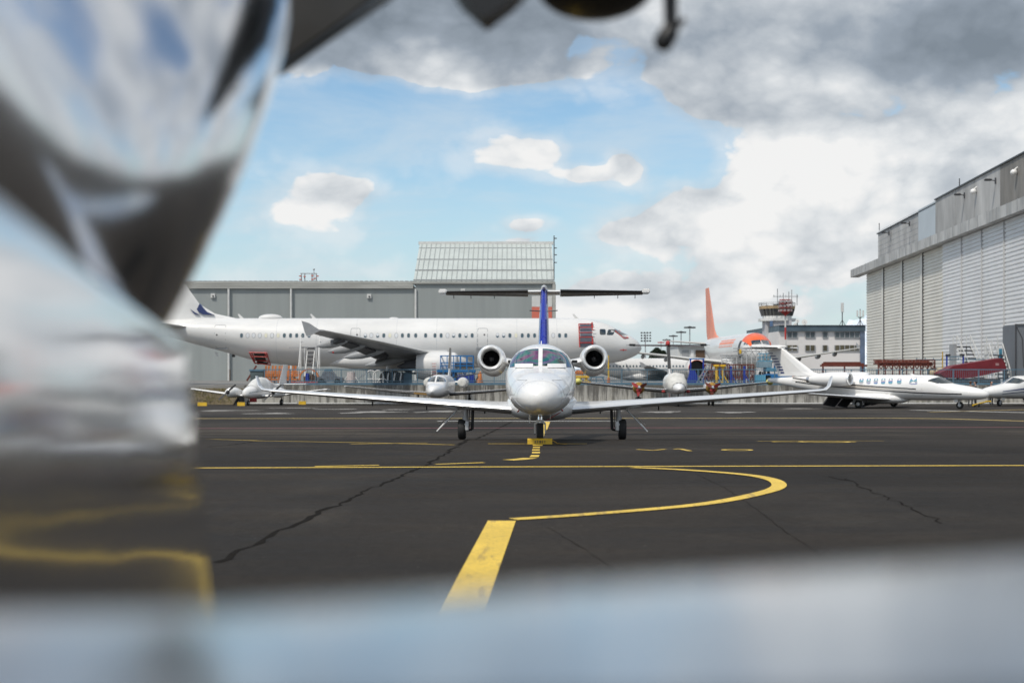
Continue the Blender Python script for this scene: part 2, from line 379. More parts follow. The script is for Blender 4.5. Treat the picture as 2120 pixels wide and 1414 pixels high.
def smooth_path(pts, k=10):
    out = []
    for i in range(len(pts)-1):
        p0 = pts[max(i-1, 0)]; p1 = pts[i]; p2 = pts[i+1]; p3 = pts[min(i+2, len(pts)-1)]
        for j in range(k):
            t = j/k; out.append(.5*((2*p1)+(-p0+p2)*t+(2*p0-5*p1+4*p2-p3)*t*t+(-p0+3*p1-3*p2+p3)*t**3))
    return out+[pts[-1]]
def ribbon(pts, wd, z=.004, name='painted_line', m='py', jit=0):
    g = MB(); L = []; R = []; rnd = random.Random(len(pts)*7+int(wd*100))
    for i, p in enumerate(pts):
        d = (pts[min(i+1, len(pts)-1)]-pts[max(i-1, 0)]).normalized(); nn = Vector((-d.y, d.x, 0)); w2 = wd/2*(1+jit*rnd.uniform(-1, 1))
        for lst, s_ in ((L, 1), (R, -1)):
            q = p+nn*w2*s_; lst.append((q.x, q.y, gz(q.y)+z))
    for a in range(len(pts)-1): g.add([L[a], L[a+1], R[a+1], R[a]], [(0, 1, 2, 3)])
    return tag(g.build(name, m, ang=0), kind='structure')
def straight(a, b, step=.6):
    k = max(2, int((b-a).length/step)); return [a.lerp(b, i/k) for i in range(k+1)]
a = Vector((-.103, 14.43, 0)); ribbon(straight(a, Vector((-.47, 5.1, 0))), .285)
cur = [gpt(*q) for q in ((1062, 1076), (1160, 1070), (1300, 1059), (1430, 1047), (1510, 1036), (1570, 1023), (1603, 1013), (1613, 1004), (1600, 994), (1560, 985.5), (1490, 978.5), (1400, 972.5), (1310, 968.3))]
ribbon(smooth_path(cur, 12), .20, .008)
def line(pts, wd, m='py', z=.004):
    w_ = [gpt(*q) for q in pts]; out = []
    for p, q in zip(w_, w_[1:]): out += straight(p, q)[:-1]
    ribbon(out+[w_[-1]], wd, z, m=m)
line([(120, 970), (870, 967), (1300, 966), (2300, 963.5)], .17)
line([(652, 966.2), (785, 963.8)], .13, z=.008)
line([(902, 961.5), (1002, 958)], .13)
line([(300, 909), (540, 912.8), (940, 921)], .13)
line([(725, 920), (885, 917.3)], .12, z=.008)
line([(1010, 918.7), (1215, 918.7)], .16)
line([(1052, 952.5), (1075, 951), (1098, 948.5)], .28)
def quad(ps, m='py', z=.004, name='painted_line'):
    g = MB(); v = []
    for q in ps: p = gpt(*q); v.append((p.x, p.y, gz(p.y)+z))
    g.add(v, [tuple(range(len(v)))]); return tag(g.build(name, m, ang=0), kind='structure')
for x0, x1, x2, x3, y0, y1 in ((910, 995, 990, 908, 246, 256), (912, 970, 969, 908, 265, 276), (905, 968, 968, 903, 286, 297), (904, 970, 970, 901, 308, 321), (897, 967, 957, 880, 335, 352)):
    Q = lambda x_, y_: (880+x_/4.077, 860+y_/4.077)
    quad([Q(x0, y0), Q(x1, y0), Q(x2, y1), Q(x3, y1)])
def ring(cx, cy, rx, ry, wd):                              # ellipse lying on the apron, in metres
    p = [Vector((cx+rx*math.cos(t*PI/14), cy+ry*math.sin(t*PI/14), 0)) for t in range(29)]; ribbon(p, wd)
c1 = gpt(1526, 931.5); ring(c1.x, c1.y, .27, .24, .09)
c1 = gpt(1415, 931.5); ribbon(straight(c1+Vector((.08, -.4, 0)), c1+Vector((-.02, .4, 0)), .2), .10); ribbon(straight(c1+Vector((-.02, .38, 0)), c1+Vector((-.16, .2, 0)), .1), .09, .008)
c1 = gpt(1350, 931.5); ribbon(straight(c1+Vector((-.28, .2, 0)), c1+Vector((.02, -.2, 0)), .2), .09); ribbon(straight(c1+Vector((.28, .2, 0)), c1+Vector((.02, -.2, 0)), .2), .09, .008)
c1 = gpt(1707, 914.5); ring(c1.x, c1.y, .55, .7, .11); line([(1568, 914), (1640, 913), (1830, 913.2)], .10, z=.008)
for k in range(2): ring(c1.x-.25, c1.y, .95, .45, .09) if k == 0 else None
quad([(1126.5, 873), (1139, 873), (1133, 889), (1120, 889)]); quad([(1121, 889.5), (1131, 889.5), (1126, 903), (1120, 903)])
line([(395, 866.5), (1000, 866), (1850, 865.5), (1960, 867), (2300, 877)], .75, 'py2')
line([(395, 887), (1400, 885.5), (2300, 884.5)], .42, 'pr')
line([(905, 871.8), (1292, 871.8)], .6, 'pw')
line([(1890, 849), (2300, 858)], .9, 'pw'); line([(1925, 853), (2125, 848)], .5, 'py2')
# concrete dust patches left on the asphalt
def patch(px, py, rx, ry, seed):
    c = gpt(px, py); r = random.Random(seed); g = MB(); v = []
    for k in range(36):
        a_ = 2*PI*k/36; q = (1+.35*math.sin(3*a_+seed)+r.uniform(-.25, .25))
        y_ = c.y+ry*q*math.sin(a_); v.append((c.x+rx*q*math.cos(a_)+ry*.3*math.sin(a_), y_, gz(y_)+.004))
    g.add(v, [tuple(range(36))]); tag(g.build('concrete_patch', 'pdust', ang=0), kind='structure')
M['pdust'] = mat('cement_dust', (.31, .295, .27), .9, 0, .45, .9, stretch=(.5, 1, 1))
for a in ((768, 853.5, 1.3, 2.6, 1), (905, 852, .9, 2.2, 2), (560, 856, 1.1, 1.2, 3), (700, 847, 1.2, 1.0, 4), (1370, 853, .9, 1.6, 5), (1522, 853.6, .95, 1.6, 6), (470, 850, 1.6, 1.5, 7), (1660, 846, 1.4, 1.0, 8), (610, 845, 1.3, .9, 9), (1270, 851, .6, 1.3, 10), (820, 848, .8, 1.0, 14)): patch(*a)
# cracks and joints
M['crack'] = mat('crack', (.0135, .0115, .0095), 1.0, spec=.05)
def crack(pts, wd, jit, z=.003, amp=.05, m='crack'):
    r = random.Random(int(pts[0][0])); w_ = [gpt(*q) for q in pts]; out = []
    for p, q in zip(w_, w_[1:]): out += straight(p, q, .22)[:-1]
    out = [p+Vector((r.uniform(-1, 1)*amp, r.uniform(-1, 1)*amp, 0)) for p in out+[w_[-1]]]
    ribbon(out, wd, z, 'pavement_crack', m, jit)
crack([(452, 1166), (500, 1140), (560, 1110), (640, 1070), (690, 1050), (740, 1025), (800, 998), (880, 964), (925, 938), (948, 924)], .05, .6)
crack([(952, 922), (985, 908.5), (1020, 893), (1062, 872)], .08, .5)
crack([(1715, 986), (1745, 993), (1748, 994)], .04, .6); crack([(1745, 990), (1800, 1015), (1880, 1050), (1960, 1085)], .018, .8)
crack([(1440, 981), (1500, 1010), (1560, 1050), (1625, 1100), (1700, 1150)], .008, .6, amp=.01)
crack([(390, 930), (480, 921), (540, 913)], .04, .8); crack([(1300, 1200), (1200, 1130), (1130, 1090)], .006, .6, amp=.01)

# ================================================================== retaining wall, bank, fence
def concrete():
    m = bpy.data.materials.new('stained_concrete'); m.use_nodes = True; t = NT(m.node_tree); b = m.node_tree.nodes['Principled BSDF']
    o = t.n('ShaderNodeTexCoord').outputs['Object']; x, y, z = t.sep(o)
    s1 = t.noise(t.scale(o, 3.2, 3.2, .35), 1, 6, .72); s2 = t.noise(t.scale(o, .35, .35, .2), 1, 4, .6)
    top = t.ramp(z, -.55, .48)
    k = t.ramp(s1+s2*.5-.25+top*.10, .42, .62)
    c = t.mix(k*.85, (.40, .385, .35), (.085, .08, .072))
    c = t.mix(t.ramp(t.noise(o, .8, 5, .6), .5, .7)*.4, c, (.22, .2, .15)); t.link(c, b.inputs['Base Color']); b.inputs['Roughness'].default_value = .9
    return m
M['conc'] = concrete()
xw0, xw1 = X(505, 113), 52.0
g = MB(); g.bbox(xw0, xw1, 113.0, 113.5, -1.6, .47, .03); o = g.build('retaining_wall', 'conc'); tag(o, 'long low concrete retaining wall with dark vertical stains behind the parked small aircraft', 'wall')
g = MB(); x_ = xw0+2.4
while x_ < xw1: g.box(x_-.012, x_+.012, 112.990, 112.999, -1.0, .44); x_ += 2.4
g.build('joint', 'dark', o)
g = MB(); g.bbox(xw0, xw1, 112.35, 112.98, -1.2, -.93, .03); g.build('kerb', 'white_dull', o)
# brown earth bank at the left end of the wall
g = MB(); N = 26
for j in range(9):
    for i in range(N): g.v.append((xw0-.01-i*1.2, 108.5+j*.75, gz(110)-.05+1.45*(j/8)**.8+random.uniform(-.06, .06)))
g.f = [(j*N+i, j*N+i+1, (j+1)*N+i+1, (j+1)*N+i) for j in range(8) for i in range(N-1)]; g.mi = [0]*len(g.f)
M['earth'] = mat('dry_grass_earth', (.13, .10, .055), .95, 0, .6, 1.4, bump=.1, bs=4)
tag(g.build('earth_bank', 'earth'), kind='structure')
g = MB()
for i in range(900):
    x_ = xw0-random.uniform(0, 9); y_ = random.uniform(108.8, 113); zb = gz(110)+1.45*max((y_-108.5)/6, 0)**.8-.05; h = random.uniform(.08, .28); a_ = random.uniform(0, PI)
    g.add([(x_-.04*math.cos(a_), y_-.04*math.sin(a_), zb), (x_+.04*math.cos(a_), y_+.04*math.sin(a_), zb), (x_+random.uniform(-.1, .1), y_, zb+h)], [(0, 1, 2)])
tag(g.build('dry_grass', mat('dry_grass', (.16, .14, .05), .9, 0, .4, 5), ang=0), 'patchy dry grass on the brown earth bank', 'grass', kind='stuff')
# steel fence along the wall
fe = empty('fence', (0, 113.2, 0), 0, 'long blue-grey steel railing with thin bars on top of the concrete wall', 'fence')
x0, x1 = X(548, 113.2), 51.0
g = MB()
for z, h in ((1.70, .07), (.80, .06)): g.box(x0, x1, -.03, .03, z-h/2, z+h/2)
g.bbox(x0, x1, -.09, .09, .46, .66, .02); g.build('rail', 'steelblue', fe)
g = MB(); x_ = x0+.12
while x_ < x1: g.box(x_-.009, x_+.009, -.01, .01, .66, 1.67); x_ += .165
g.build('bars', 'steelblue', fe)
x_ = x0; pm = None
while x_ < x1:
    q = MB().bbox(-.035, .035, -.05, .05, .40, 1.74, .01).build('post', 'steelblue', fe) if pm is None else pm.copy()
    if pm is None: pm = q
    else: COL.objects.link(q)
    q.location.x = x_; x_ += 2.03

# ================================================================== big hangar on the right
M['cladding'] = mat('pale_door_cladding', (.76, .735, .67), .55, .0, .10, .25)
M['cladding2'] = mat('white_door_cladding', (.76, .76, .76), .5, .0, .10, .25)
M['panel'] = mat('weathered_wall_panel', (.47, .465, .455), .7, 0, .4, .35, stretch=(1, 1, .35))
M['panel2'] = mat('brown_weathered_panel', (.25, .235, .215), .7, 0, .4, .5, stretch=(1, 1, .3))
M['fascia'] = mat('grey_fascia', (.50, .495, .48), .6, 0, .4, .5, stretch=(1, 1, .5))
M['blankpanel'] = mat('smooth_light_panel', (.47, .52, .56), .6, 0, .05, .3)
def HX(y, off=0): return 36.9+.07*y+off
hg = empty('large_hangar', (0, 0, 0), 0, 'huge pale hangar with tall ribbed sliding doors and overhanging canopy at the right edge', 'hangar')
def hquad(g, y0, y1, z0, z1, o0=0, o1=.3):                  # a slab lying along the slightly turned facade
    v = [(HX(y, o), y, z) for y in (y0, y1) for o in (o0, o1) for z in (z0, z1)]
    g.add(v, [(0, 1, 3, 2), (4, 6, 7, 5), (0, 4, 5, 1), (2, 3, 7, 6), (0, 2, 6, 4), (1, 5, 7, 3)])
seams = [206, 192.6, 180, 168.4, 157.2, 148.4, 140.3, 132.3, 124, 116, 108]
for i in range(len(seams)-1):
    b_, a_ = seams[i]-.02, seams[i+1]+.02; wide = i < 3; off = 0 if i < 4 else -.35
    a2 = a_+(1.3 if wide else .12)
    g = MB(); z = UP; hgt = 16.2-(.0); pitch = .40
    while z < hgt:                                         # horizontal ribs: trapezoid profile
        for (za, oa, zb, ob_) in ((z, .10, z+.07, .0), (z+.07, 0, z+.27, 0), (z+.27, 0, z+.33, .10), (z+.33, .10, z+pitch, .10)):
            g.add([(HX(a2, off+oa), a2, za), (HX(b_, off+oa), b_, za), (HX(b_, off+ob_), b_, zb), (HX(a2, off+ob_), a2, zb)], [(0, 1, 2, 3)])
        z += pitch
    d = g.build('sliding_door', 'cladding' if i < 4 else 'cladding2', hg, ang=20)
    g = MB(); hquad(g, a_, a2, UP, 16.2, off-.10 if wide else off-.06, off+.15); g.build('door_post', 'cladding' if i < 4 else 'cladding2', d)
    g = MB(); hquad(g, a_-.02 if i < 4 else a_-.01, a_+.02, UP, 16.2, off-.12, off+.1); g.build('door_gap', 'dark' if i < 4 else 'silver', d)
g = MB(); hquad(g, 108, 212.5, 15.60, 16.7, -1.2, .0); g.build('canopy', 'fascia', hg)
cpy = [o for o in hg.children if o.name.startswith('canopy')][0]
for y in [108+3.4*i for i in range(31)]: g = MB(); hquad(g, y, y+.10, 15.58, 16.74, -1.23, -1.19); g.build('joint', 'grey', cpy)
g = MB(); hquad(g, 108, 206.2, UP, 15.58, .35, .7); hquad(g, 205.7, 206.2, UP, 15.58, .7, 30); g.build('wall', 'panel', hg)
pe = [205.5, 196, 187, 178, 168, 158, 150, 140, 131, 120, 108]
for i in range(len(pe)-1):
    nm = 'blankpanel' if i in (3, ) else ('panel2' if i in (7, 8) else 'panel')
    g = MB(); hquad(g, pe[i+1]+.05, pe[i]-.05, 16.72, 21.75-(.35 if i < 3 else 0), 1.6-(.25 if i > 3 else 0)-(.12 if nm == 'blankpanel' else 0), 2.2); g.build('parapet_panel', nm, hg)
g = MB()
for k in range(1, 8): hquad(g, 108, 205.2, 16.72+.72*k, 16.75+.72*k, 1.32 if False else 1.585, 1.6)
g.build('parapet_joints', 'grey', hg)
g = MB(); hquad(g, 168, 205.8, 21.40, 21.55, 1.45, 2.6); hquad(g, 108, 168, 21.75, 21.9, 1.2, 2.6); g.build('coping', 'dark', hg)
g = MB(); hquad(g, 108, 205, 21.0, 21.3, 2.3, 40); g.build('roof', 'grey', hg)
for y, z in ((196, 20.6), (182.5, 20.5), (154, 20.6), (141.5, 20.5)):
    g = MB(); x_ = HX(y, 1.35); g.tube((x_, y, z), (x_-.5, y, z+.08), .05); g.box(x_-.1, x_+.05, y-.12, y+.12, z-.3, z+.3)
    l = g.build('lamp_arm', 'dark', hg); g = MB(); g.bbox(x_-1.15, x_-.45, y-.22, y+.22, z+.0, z+.2, .05); g.build('floodlight', 'dark', l)
for y, z in ((149, 20.4), (134, 20.3)):
    g = MB(); x_ = HX(y, 1.3); g.ell((x_-.3, y, z), (.32, .32, .3)); g.tube((x_-.3, y, z+.2), (x_+.1, y, z+.5), .07); g.build('camera_dome', 'white', hg)
g = MB()
for y in (205.6, 158.2): g.tube((HX(y, 1.8), y, 22), (HX(y, 1.8), y, 23.0), .06)
g.build('roof_rod', 'dark', hg)

# ================================================================== grey hangar across the back
M['gwall'] = mat('grey_green_sheeting', (.31, .335, .33), .6, 0, .14, .5, stretch=(1, 1, .06))
M['groof'] = mat('pale_roof_sheet', (.50, .54, .52), .5, 0, .12, .5)
M['eave'] = mat('beige_fascia', (.43, .43, .40), .6, 0, .25, .6, stretch=(.3, 1, 2))
bh = empty('grey_hangar', (0, 0, 0), 0, 'long grey hangar with pale roof and one taller ribbed roof section behind the white airliner', 'hangar')
D0 = 175.0; xl, xm, xr = X(150, D0), X(861, D0), X(1144.5, D0)
g = MB(); g.box(xl, xm-.02, D0, D0+.4, UP, Z(597, D0)); g.build('wall', 'gwall', bh)
g = MB(); g.box(xm, xr, D0-.15, D0+.4, UP, Z(588, D0)); g.box(xr-.4, xr, D0+.4, D0+40, UP, Z(588, D0)); g.build('wall', 'gwall', bh)
g = MB()
for k, (ya, yb) in enumerate(((598, 593.6), (593.3, 588.8), (588.5, 583))): g.bbox(xl, xm-.3, D0-.32+.07*k, D0+.5, Z(ya, D0), Z(yb, D0), .03)
g.build('fascia', 'eave', bh)
g = MB(); x_ = xl
while x_ < xm-.5: g.box(x_, x_+.42, D0-.15, D0+30, Z(583, D0)+.01, Z(581.6, D0)); x_ += .62
g.build('roof', 'grey', bh)
# tall section roof, rising away from the eave
zt, ze = Z(505, 187), Z(583.5, D0); g = MB()
g.add([(xm-.3, D0-.35, ze), (xr+.2, D0-.35, ze), (xr+.2, 187, zt), (xm-.3, 187, zt), (xr+.2, 202, ze), (xm-.3, 202, ze)], [(0, 1, 2, 3), (3, 2, 4, 5)])
rf = g.build('roof', 'groof', bh, ang=0)
g = MB(); x_ = xm
while x_ < xr: g.beam((x_, D0-.35, ze+.04), (x_, 187, zt+.04), .07, .10); x_ += .62
g.build('rib', mat('roof_rib', (.36, .39, .38), .5), rf)
g = MB()
for k in (.02, .27, .55, .86): g.beam((xm-.3, D0-.35+12.6*k, ze+(zt-ze)*k+.10), (xr+.2, D0-.35+12.6*k, ze+(zt-ze)*k+.10), .14, .14)
g.build('crossbar', 'grey', rf)
g = MB(); g.box(xm-.45, xr+.4, 186.8, 187.5, zt-.1, zt+.28); g.build('ridge', 'white_dull', rf)
g = MB(); g.add([(xm-.3, D0-.3, ze-.02), (xm-.3, 187, zt-.02), (xm-.3, 202, ze-.02)], [(0, 1, 2)]); g.add([(xr+.1, D0-.3, ze-.02), (xr+.1, 187, zt-.02), (xr+.1, 202, ze-.02)], [(0, 1, 2)]); g.build('gable', 'gwall', bh, ang=0)
g = MB(); g.bbox(xm-.35, xr+.3, D0-.42, D0-.1, ze-.30, ze-.03, .04); g.bbox(xr-.05, xr+.35, D0-.45, D0-.16, UP, ze-.3, .03); g.build('eave_trim', 'eave', bh)
for px in (474.5, 603.5, 861):
    g = MB(); g.tube((X(px, D0), D0-.28, UP), (X(px, D0), D0-.28, Z(598.5, D0)), .13); g.build('downpipe', 'white_dull', bh)
for px, py in ((441.5, 612.5), (764.5, 613.5), (958.5, 602.5)):
    g = MB(); x_, z = X(px, D0), Z(py, D0); g.bbox(x_-.27, x_+.27, D0-.22, D0-.01 if px < 860 else D0-.16, z-.27, z+.27, .02); l = g.build('wall_lamp', 'white_dull', bh)
    g = MB(); g.ell((x_+.03, D0-.26, z-.05), (.11, .08, .11)); g.build('lamp_glass', 'dark', l)
g = MB(); g.box(X(1101, D0), xr-.1, D0-.19, D0-.155, Z(661, D0), Z(635.5, D0)); g.build('red_square', mat('salmon_red', (.62, .16, .11), .6), bh)
g = MB(); g.box(X(1101, D0), xr-.1, D0-.19, D0-.155, Z(635.3, D0), Z(613, D0)); g.build('white_square', 'white_dull', bh)
g = MB(); x_ = X(1147, D0); g.tube((x_, D0-.1, Z(600, D0)), (x_, D0-.1, Z(488, D0)), .06)
for py in (494, 514, 528, 544): g.beam((x_-.05, D0-.1, Z(py, D0)), (x_+.35, D0-.1, Z(py, D0)), .22, .10)
g.build('antenna_mast', 'dark', bh)
# red and white aerial frame standing on the low roof
am = empty('roof_aerials', (0, 0, 0), 0, 'small red and white aerial frame standing on the low grey roof', 'antenna')
Da = 180.0; zb = Z(582, D0)
g = MB()
for px in (624, 631, 646, 655): g.tube((X(px, Da), Da, zb-.2), (X(px, Da), Da, Z(567, Da)), .07)
g.beam((X(622, Da), Da, Z(566.5, Da)), (X(656, Da), Da, Z(566.5, Da)), .1); g.tube((X(650, Da), Da, zb), (X(650, Da), Da, Z(558, Da)), .04); g.ell((X(650, Da), Da, Z(558, Da)), (.12, .12, .12))
g.build('frame', 'grey', am); g = MB()
for px, py in ((622, 572), (631, 573), (647, 571), (652, 577), (658, 572), (622, 579), (647, 579)): g.bbox(X(px-2.2, Da), X(px+2.2, Da), Da-.2, Da-.08, Z(py+1.2, Da), Z(py-1.2, Da), .01)
g.build('aerial', mat('red_white', (.5, .13, .09), .6), am)

# ================================================================== terminal, tower and masts in the distance
DT = 300.0
tb = empty('terminal_building', (0, 0, 0), 0, 'white flat-roofed two-storey terminal block with dark windows left of the big hangar', 'building')
g = MB(); g.box(X(1612, DT), X(1780, DT), DT, DT+40, UP, Z(686, DT)); g.build('wall', mat('white_render', (.74, .71, .69), .8, 0, .12, .1), tb)
g = MB(); g.box(X(1612, DT), X(1790.5, DT), DT-.6, DT+41, Z(686, DT)+.01, Z(674.5, DT)); g.build('roof_band', mat('blue_grey_metal', (.10, .145, .18), .5, .2, .4, .2), tb)
g = MB(); g.box(X(1611.5, DT), X(1791, DT), DT-.8, DT+41.2, Z(674.4, DT), Z(673.4, DT)); g.build('roof_edge', 'dark', tb)
g = MB(); g.box(X(1780, DT)+.02, X(1790, DT), DT-.3, DT+10, UP, Z(686.2, DT)); g.build('stair_glazing', mat('blue_glazing', (.12, .17, .27), .15, 0, .5, .3, coat=1), tb)
for py0, py1, mm in ((687.5, 699.3, 'twin'), (714.8, 726.8, 'twin2')):
    for p0, p1, k in ((1629, 1650.5, 2), (1667, 1687, 2), (1703, 1713, 1), (1728, 1779, 5)):
        g = MB(); g.box(X(p0, DT), X(p1, DT), DT-.10, DT-.01, Z(py1, DT), Z(py0, DT)); M.setdefault('twin', mat('terminal_window', (.12, .15, .165), .2, 0, .5, .35)); M.setdefault('twin2', mat('olive_window', (.115, .10, .06), .3, 0, .5, .3))
        wn = g.build('window', mm, tb); g = MB()
        for i in range(k+1): xx = X(p0+(p1-p0)*i/k, DT); g.box(xx-.09, xx+.09, DT-.18, DT-.11, Z(py1, DT), Z(py0, DT))
        g.box(X(p0, DT), X(p1, DT), DT-.18, DT-.11, Z(py1, DT)-.12, Z(py1, DT)+.02); g.build('frame', 'grey', wn)
DW = 310.0
tw = empty('control_tower', (0, 0, 0), 0, 'airport control tower with slanted glass cab, ochre roof band and roof aerials', 'control tower')
def ngon(cx, cy, r, z, n=8, ph=PI/8): return [(cx+r*math.cos(ph+2*PI*k/n), cy+r*math.sin(ph+2*PI*k/n), z) for k in range(n)]
cx = X(1615.5, DW); cy = DW+4; pm_ = DW/F
g = MB(); g.box(X(1597, DW), X(1640, DW), DW+.5, DW+9, UP, Z(664, DW)); g.box(X(1588, DW), X(1597, DW)-.02, DW+2, DW+6, UP, Z(664, DW)); g.build('shaft', mat('tower_render', (.52, .51, .52), .8, 0, .1, .2), tw)
g = MB(); g.box(X(1594.5, DW), X(1600, DW), DW+.2, DW+.49, UP, Z(664.5, DW)); g.build('glazing', mat('tower_blue_glass', (.10, .17, .30), .2), tw)
g = MB(); g.loft([ngon(cx, cy, 40*pm_, Z(664, DW)), ngon(cx, cy, 40*pm_, Z(658.5, DW))]); g.build('balcony', 'white_dull', tw)
g = MB(); g.loft([ngon(cx, cy, 31*pm_, Z(658.4, DW)), ngon(cx, cy, 31*pm_, Z(653, DW))]); g.build('cab_base', 'white_dull', tw)
g = MB(); g.loft([ngon(cx, cy, 31.5*pm_, Z(653, DW)), ngon(cx, cy, 36*pm_, Z(638.6, DW))]); cb = g.build('cab_glass', mat('cab_glass', (.10, .10, .09), .15, 0, .4, .8, coat=1), tw, ang=10)
g = MB(); a1, a2 = ngon(cx, cy, 31.8*pm_, Z(653, DW), 24, 0), ngon(cx, cy, 36.3*pm_, Z(638.6, DW), 24, 0)
for p, q in zip(a1, a2): g.beam(p, q, .16)
g.build('mullion', 'dark', cb)
g = MB(); g.loft([ngon(cx, cy, 37.5*pm_, Z(638.6, DW)), ngon(cx, cy, 38.5*pm_, Z(632.5, DW))]); g.build('roof_band', mat('ochre_band', (.46, .33, .19), .7, 0, .2, .3), tw)
g = MB(); r1, r2 = ngon(cx, cy, 38*pm_, Z(632.5, DW), 16, 0), ngon(cx, cy, 38*pm_, Z(626, DW), 16, 0)
for p, q in zip(r1, r2): g.beam(p, q, .09)
for k in range(16): g.beam(r2[k], r2[(k+1) % 16], .1); g.beam(Vector(r1[k]).lerp(Vector(r2[k]), .5), Vector(r1[(k+1) % 16]).lerp(Vector(r2[(k+1) % 16]), .5), .07)
g.build('railing', 'grey', tw)
g = MB(); y_ = cy
for px, py in ((1609.5, 598), (1621.5, 607), (1639, 600), (1650, 609), (1633, 604)): g.tube((X(px, y_), y_, Z(632, y_)), (X(px, y_), y_, Z(py, y_)), .09)
g.beam((X(1601, y_), y_, Z(614, y_)), (X(1651.5, y_), y_, Z(614, y_)), .14)
for px in (1602, 1615, 1627, 1651): g.tube((X(px, y_), y_, Z(616, y_)), (X(px, y_), y_, Z(611, y_)), .07)
g.build('aerials', 'grey', tw)
g = MB(); g.box(X(1612, DW), X(1632, DW), cy-2, cy+2, Z(632.5, DW), Z(627.5, DW)); g.build('roof_unit', 'dark', tw)
# dishes and phone masts on the terminal roof
for px, py, r, lb in ((1665.5, 667, 6.0, 'large white satellite dish on the terminal roof beside the tower'), (1651, 664.5, 4.2, 'pinkish square-set smaller dish left of the large dish on the roof'), (1646, 671.5, 3.2, 'small white dome dish low on the terminal roof')):
    y_ = DT+4; q = empty('satellite_dish', (X(px, y_), y_, Z(674, DT)), 0, lb, 'satellite dish'); c = (0, 0, Z(py, y_)-Z(674, DT)); rr = r*y_/F
    g = MB(); g.lathe([(0, rr), (.12*rr, rr*.98), (.3*rr, rr*.7), (.4*rr, .05)], c, (.25, 1, -.2), 20); g.build('dish', 'white_dull', q)
    g = MB(); g.tube((0, .3, 0), (c[0], c[1]+.3, c[2]), .12); g.tube(c, (c[0]-.1, c[1]-.9*rr, c[2]+.1), .04); g.build('mount', 'dark', q)
for px, pt, k, lb in ((1743.7, 627, 0, 'slim mobile phone mast with one grey panel antenna on the terminal roof'), (1780.5, 640, 1, 'phone mast with a fork of three panel antennas beside the hangar corner')):
    y_ = DT+6; q = empty('phone_mast', (X(px, y_), y_, Z(674, DT)), 0, lb, 'antenna mast'); zt_ = Z(pt, y_)-Z(674, DT)
    g = MB(); g.tube((0, 0, 0), (0, 0, zt_), .11)
    for s_ in (-1, 1): g.tube((s_*.75, 0, 0), (0, 0, 1.4), .06)
    if k: g.tube((0, 0, zt_*.45), (-.62, 0, zt_*.6), .08); g.tube((0, 0, zt_*.45), (.62, 0, zt_*.6), .08)
    g.build('pole', 'dark', q); g = MB()
    if k:
        for d in (-.62, 0, .62): g.bbox(d-.17, d+.17, -.25, -.05, zt_*.55, zt_*.93, .04)
    else: g.bbox(-.27, .27, -.3, .3, zt_*.60, zt_, .06)
    g.build('panel_antenna', 'white_dull', q)
# red and white floodlight mast before the tower
q = empty('apron_light_mast', (X(1626, 240), 240, UP), 0, 'red and white striped floodlight mast with a round lamp cluster in front of the tower', 'light mast')
z1 = Z(632, 240)-UP; zs = [(Z(p, 240)-UP) for p in (760, 730, 703, 678, 655, 640)]
for k in range(5): MB().tube((0, 0, max(0, zs[k])), (0, 0, zs[k+1]), .17-.012*k, .16-.012*k, n=12).build('pole_section', ('red', 'white_dull')[k % 2 == 1] if k != 2 else 'red', q)
M['clamp'] = mat('cluster_lamp', (.35, .28, .28), .3)
for k in range(10):
    a_ = 2*PI*k/10
    for h in (-.9, -.2, .5): MB().bbox(1.0*math.cos(a_)-.2, 1.0*math.cos(a_)+.2, 1.0*math.sin(a_)-.2, 1.0*math.sin(a_)+.2, z1+h-.2, z1+h+.2, .04).build('lamp', 'clamp', q)
g = MB()
for h in (-1.1, -.5, .2, .85): g.lathe([(0, 1.05), (.1, 1.05)], (0, 0, z1+h), (0, 0, 1), 16)
for k in range(6): a_ = 2*PI*k/6; g.tube((0, 0, z1-1.7), (math.cos(a_), math.sin(a_), z1-.9), .07)
g.build('lamp_rings', 'red', q)
# far apron light masts
for px, py, r in ((1428, 677, 8.3), (1410, 687, 7.3), (1394, 695, 6.2), (1380, 703, 5.6), (1368.5, 708.5, 4.6)):
    D = 19*F/(HZ-py); q = empty('apron_light_mast', (X(px, D), D, UP), 0, None, 'light mast', 'far apron light masts')
    q['label'] = {1428: 'tallest of the far apron light masts, nearest the orange tail fin', 1410: 'second tallest far apron light mast, left of the tallest', 1394: 'middle far apron light mast of the descending row', 1380: 'fourth far apron light mast, second smallest of the row', 1368.5: 'smallest far apron light mast, with a reddish crown, over the dark trees'}[px]
    h = Z(py, D)-UP; rr = r*D/F
    MB().tube((0, 0, h*.45), (0, 0, h), .28, .2, n=8).build('pole', 'grey', q); MB().tube((0, 0, 0), (0, 0, h*.45), .32, .28, n=8).build('pole_base', 'red', q)
    g = MB()
    for k in range(8): a_ = 2*PI*k/8; c = (rr*math.cos(a_), rr*math.sin(a_)*.9, h-.2); g.bbox(c[0]-.75, c[0]+.75, c[1]-.5, c[1]+.5, c[2]-.35, c[2]+.25, .1); g.tube((0, 0, h+.3), c, .1)
    g.build('lamp_crown', 'dark' if py != 708.5 else 'red', q)
D = 420; q = empty('antenna_lattice', (X(1336, D), D, UP), 0, 'pole with a square grid of lamps standing behind the airliner nose', 'light mast')
h = Z(692, D)-UP; MB().tube((0, 0, 0), (0, 0, h), .18, .15).build('pole', 'grey', q); g = MB()
for i in range(4):
    for j in range(4): g.bbox(-1.1+i*.85-.25, -1.1+i*.85+.25, -.2, .2, h-2.2+j*.8, h-1.75+j*.8, .05)
g.beam((-1.4, .3, h-2), (1.6, .3, h-2), .1); g.beam((-1.4, .3, h+.4), (1.6, .3, h+.4), .1); g.build('lamp_grid', 'dark', q)
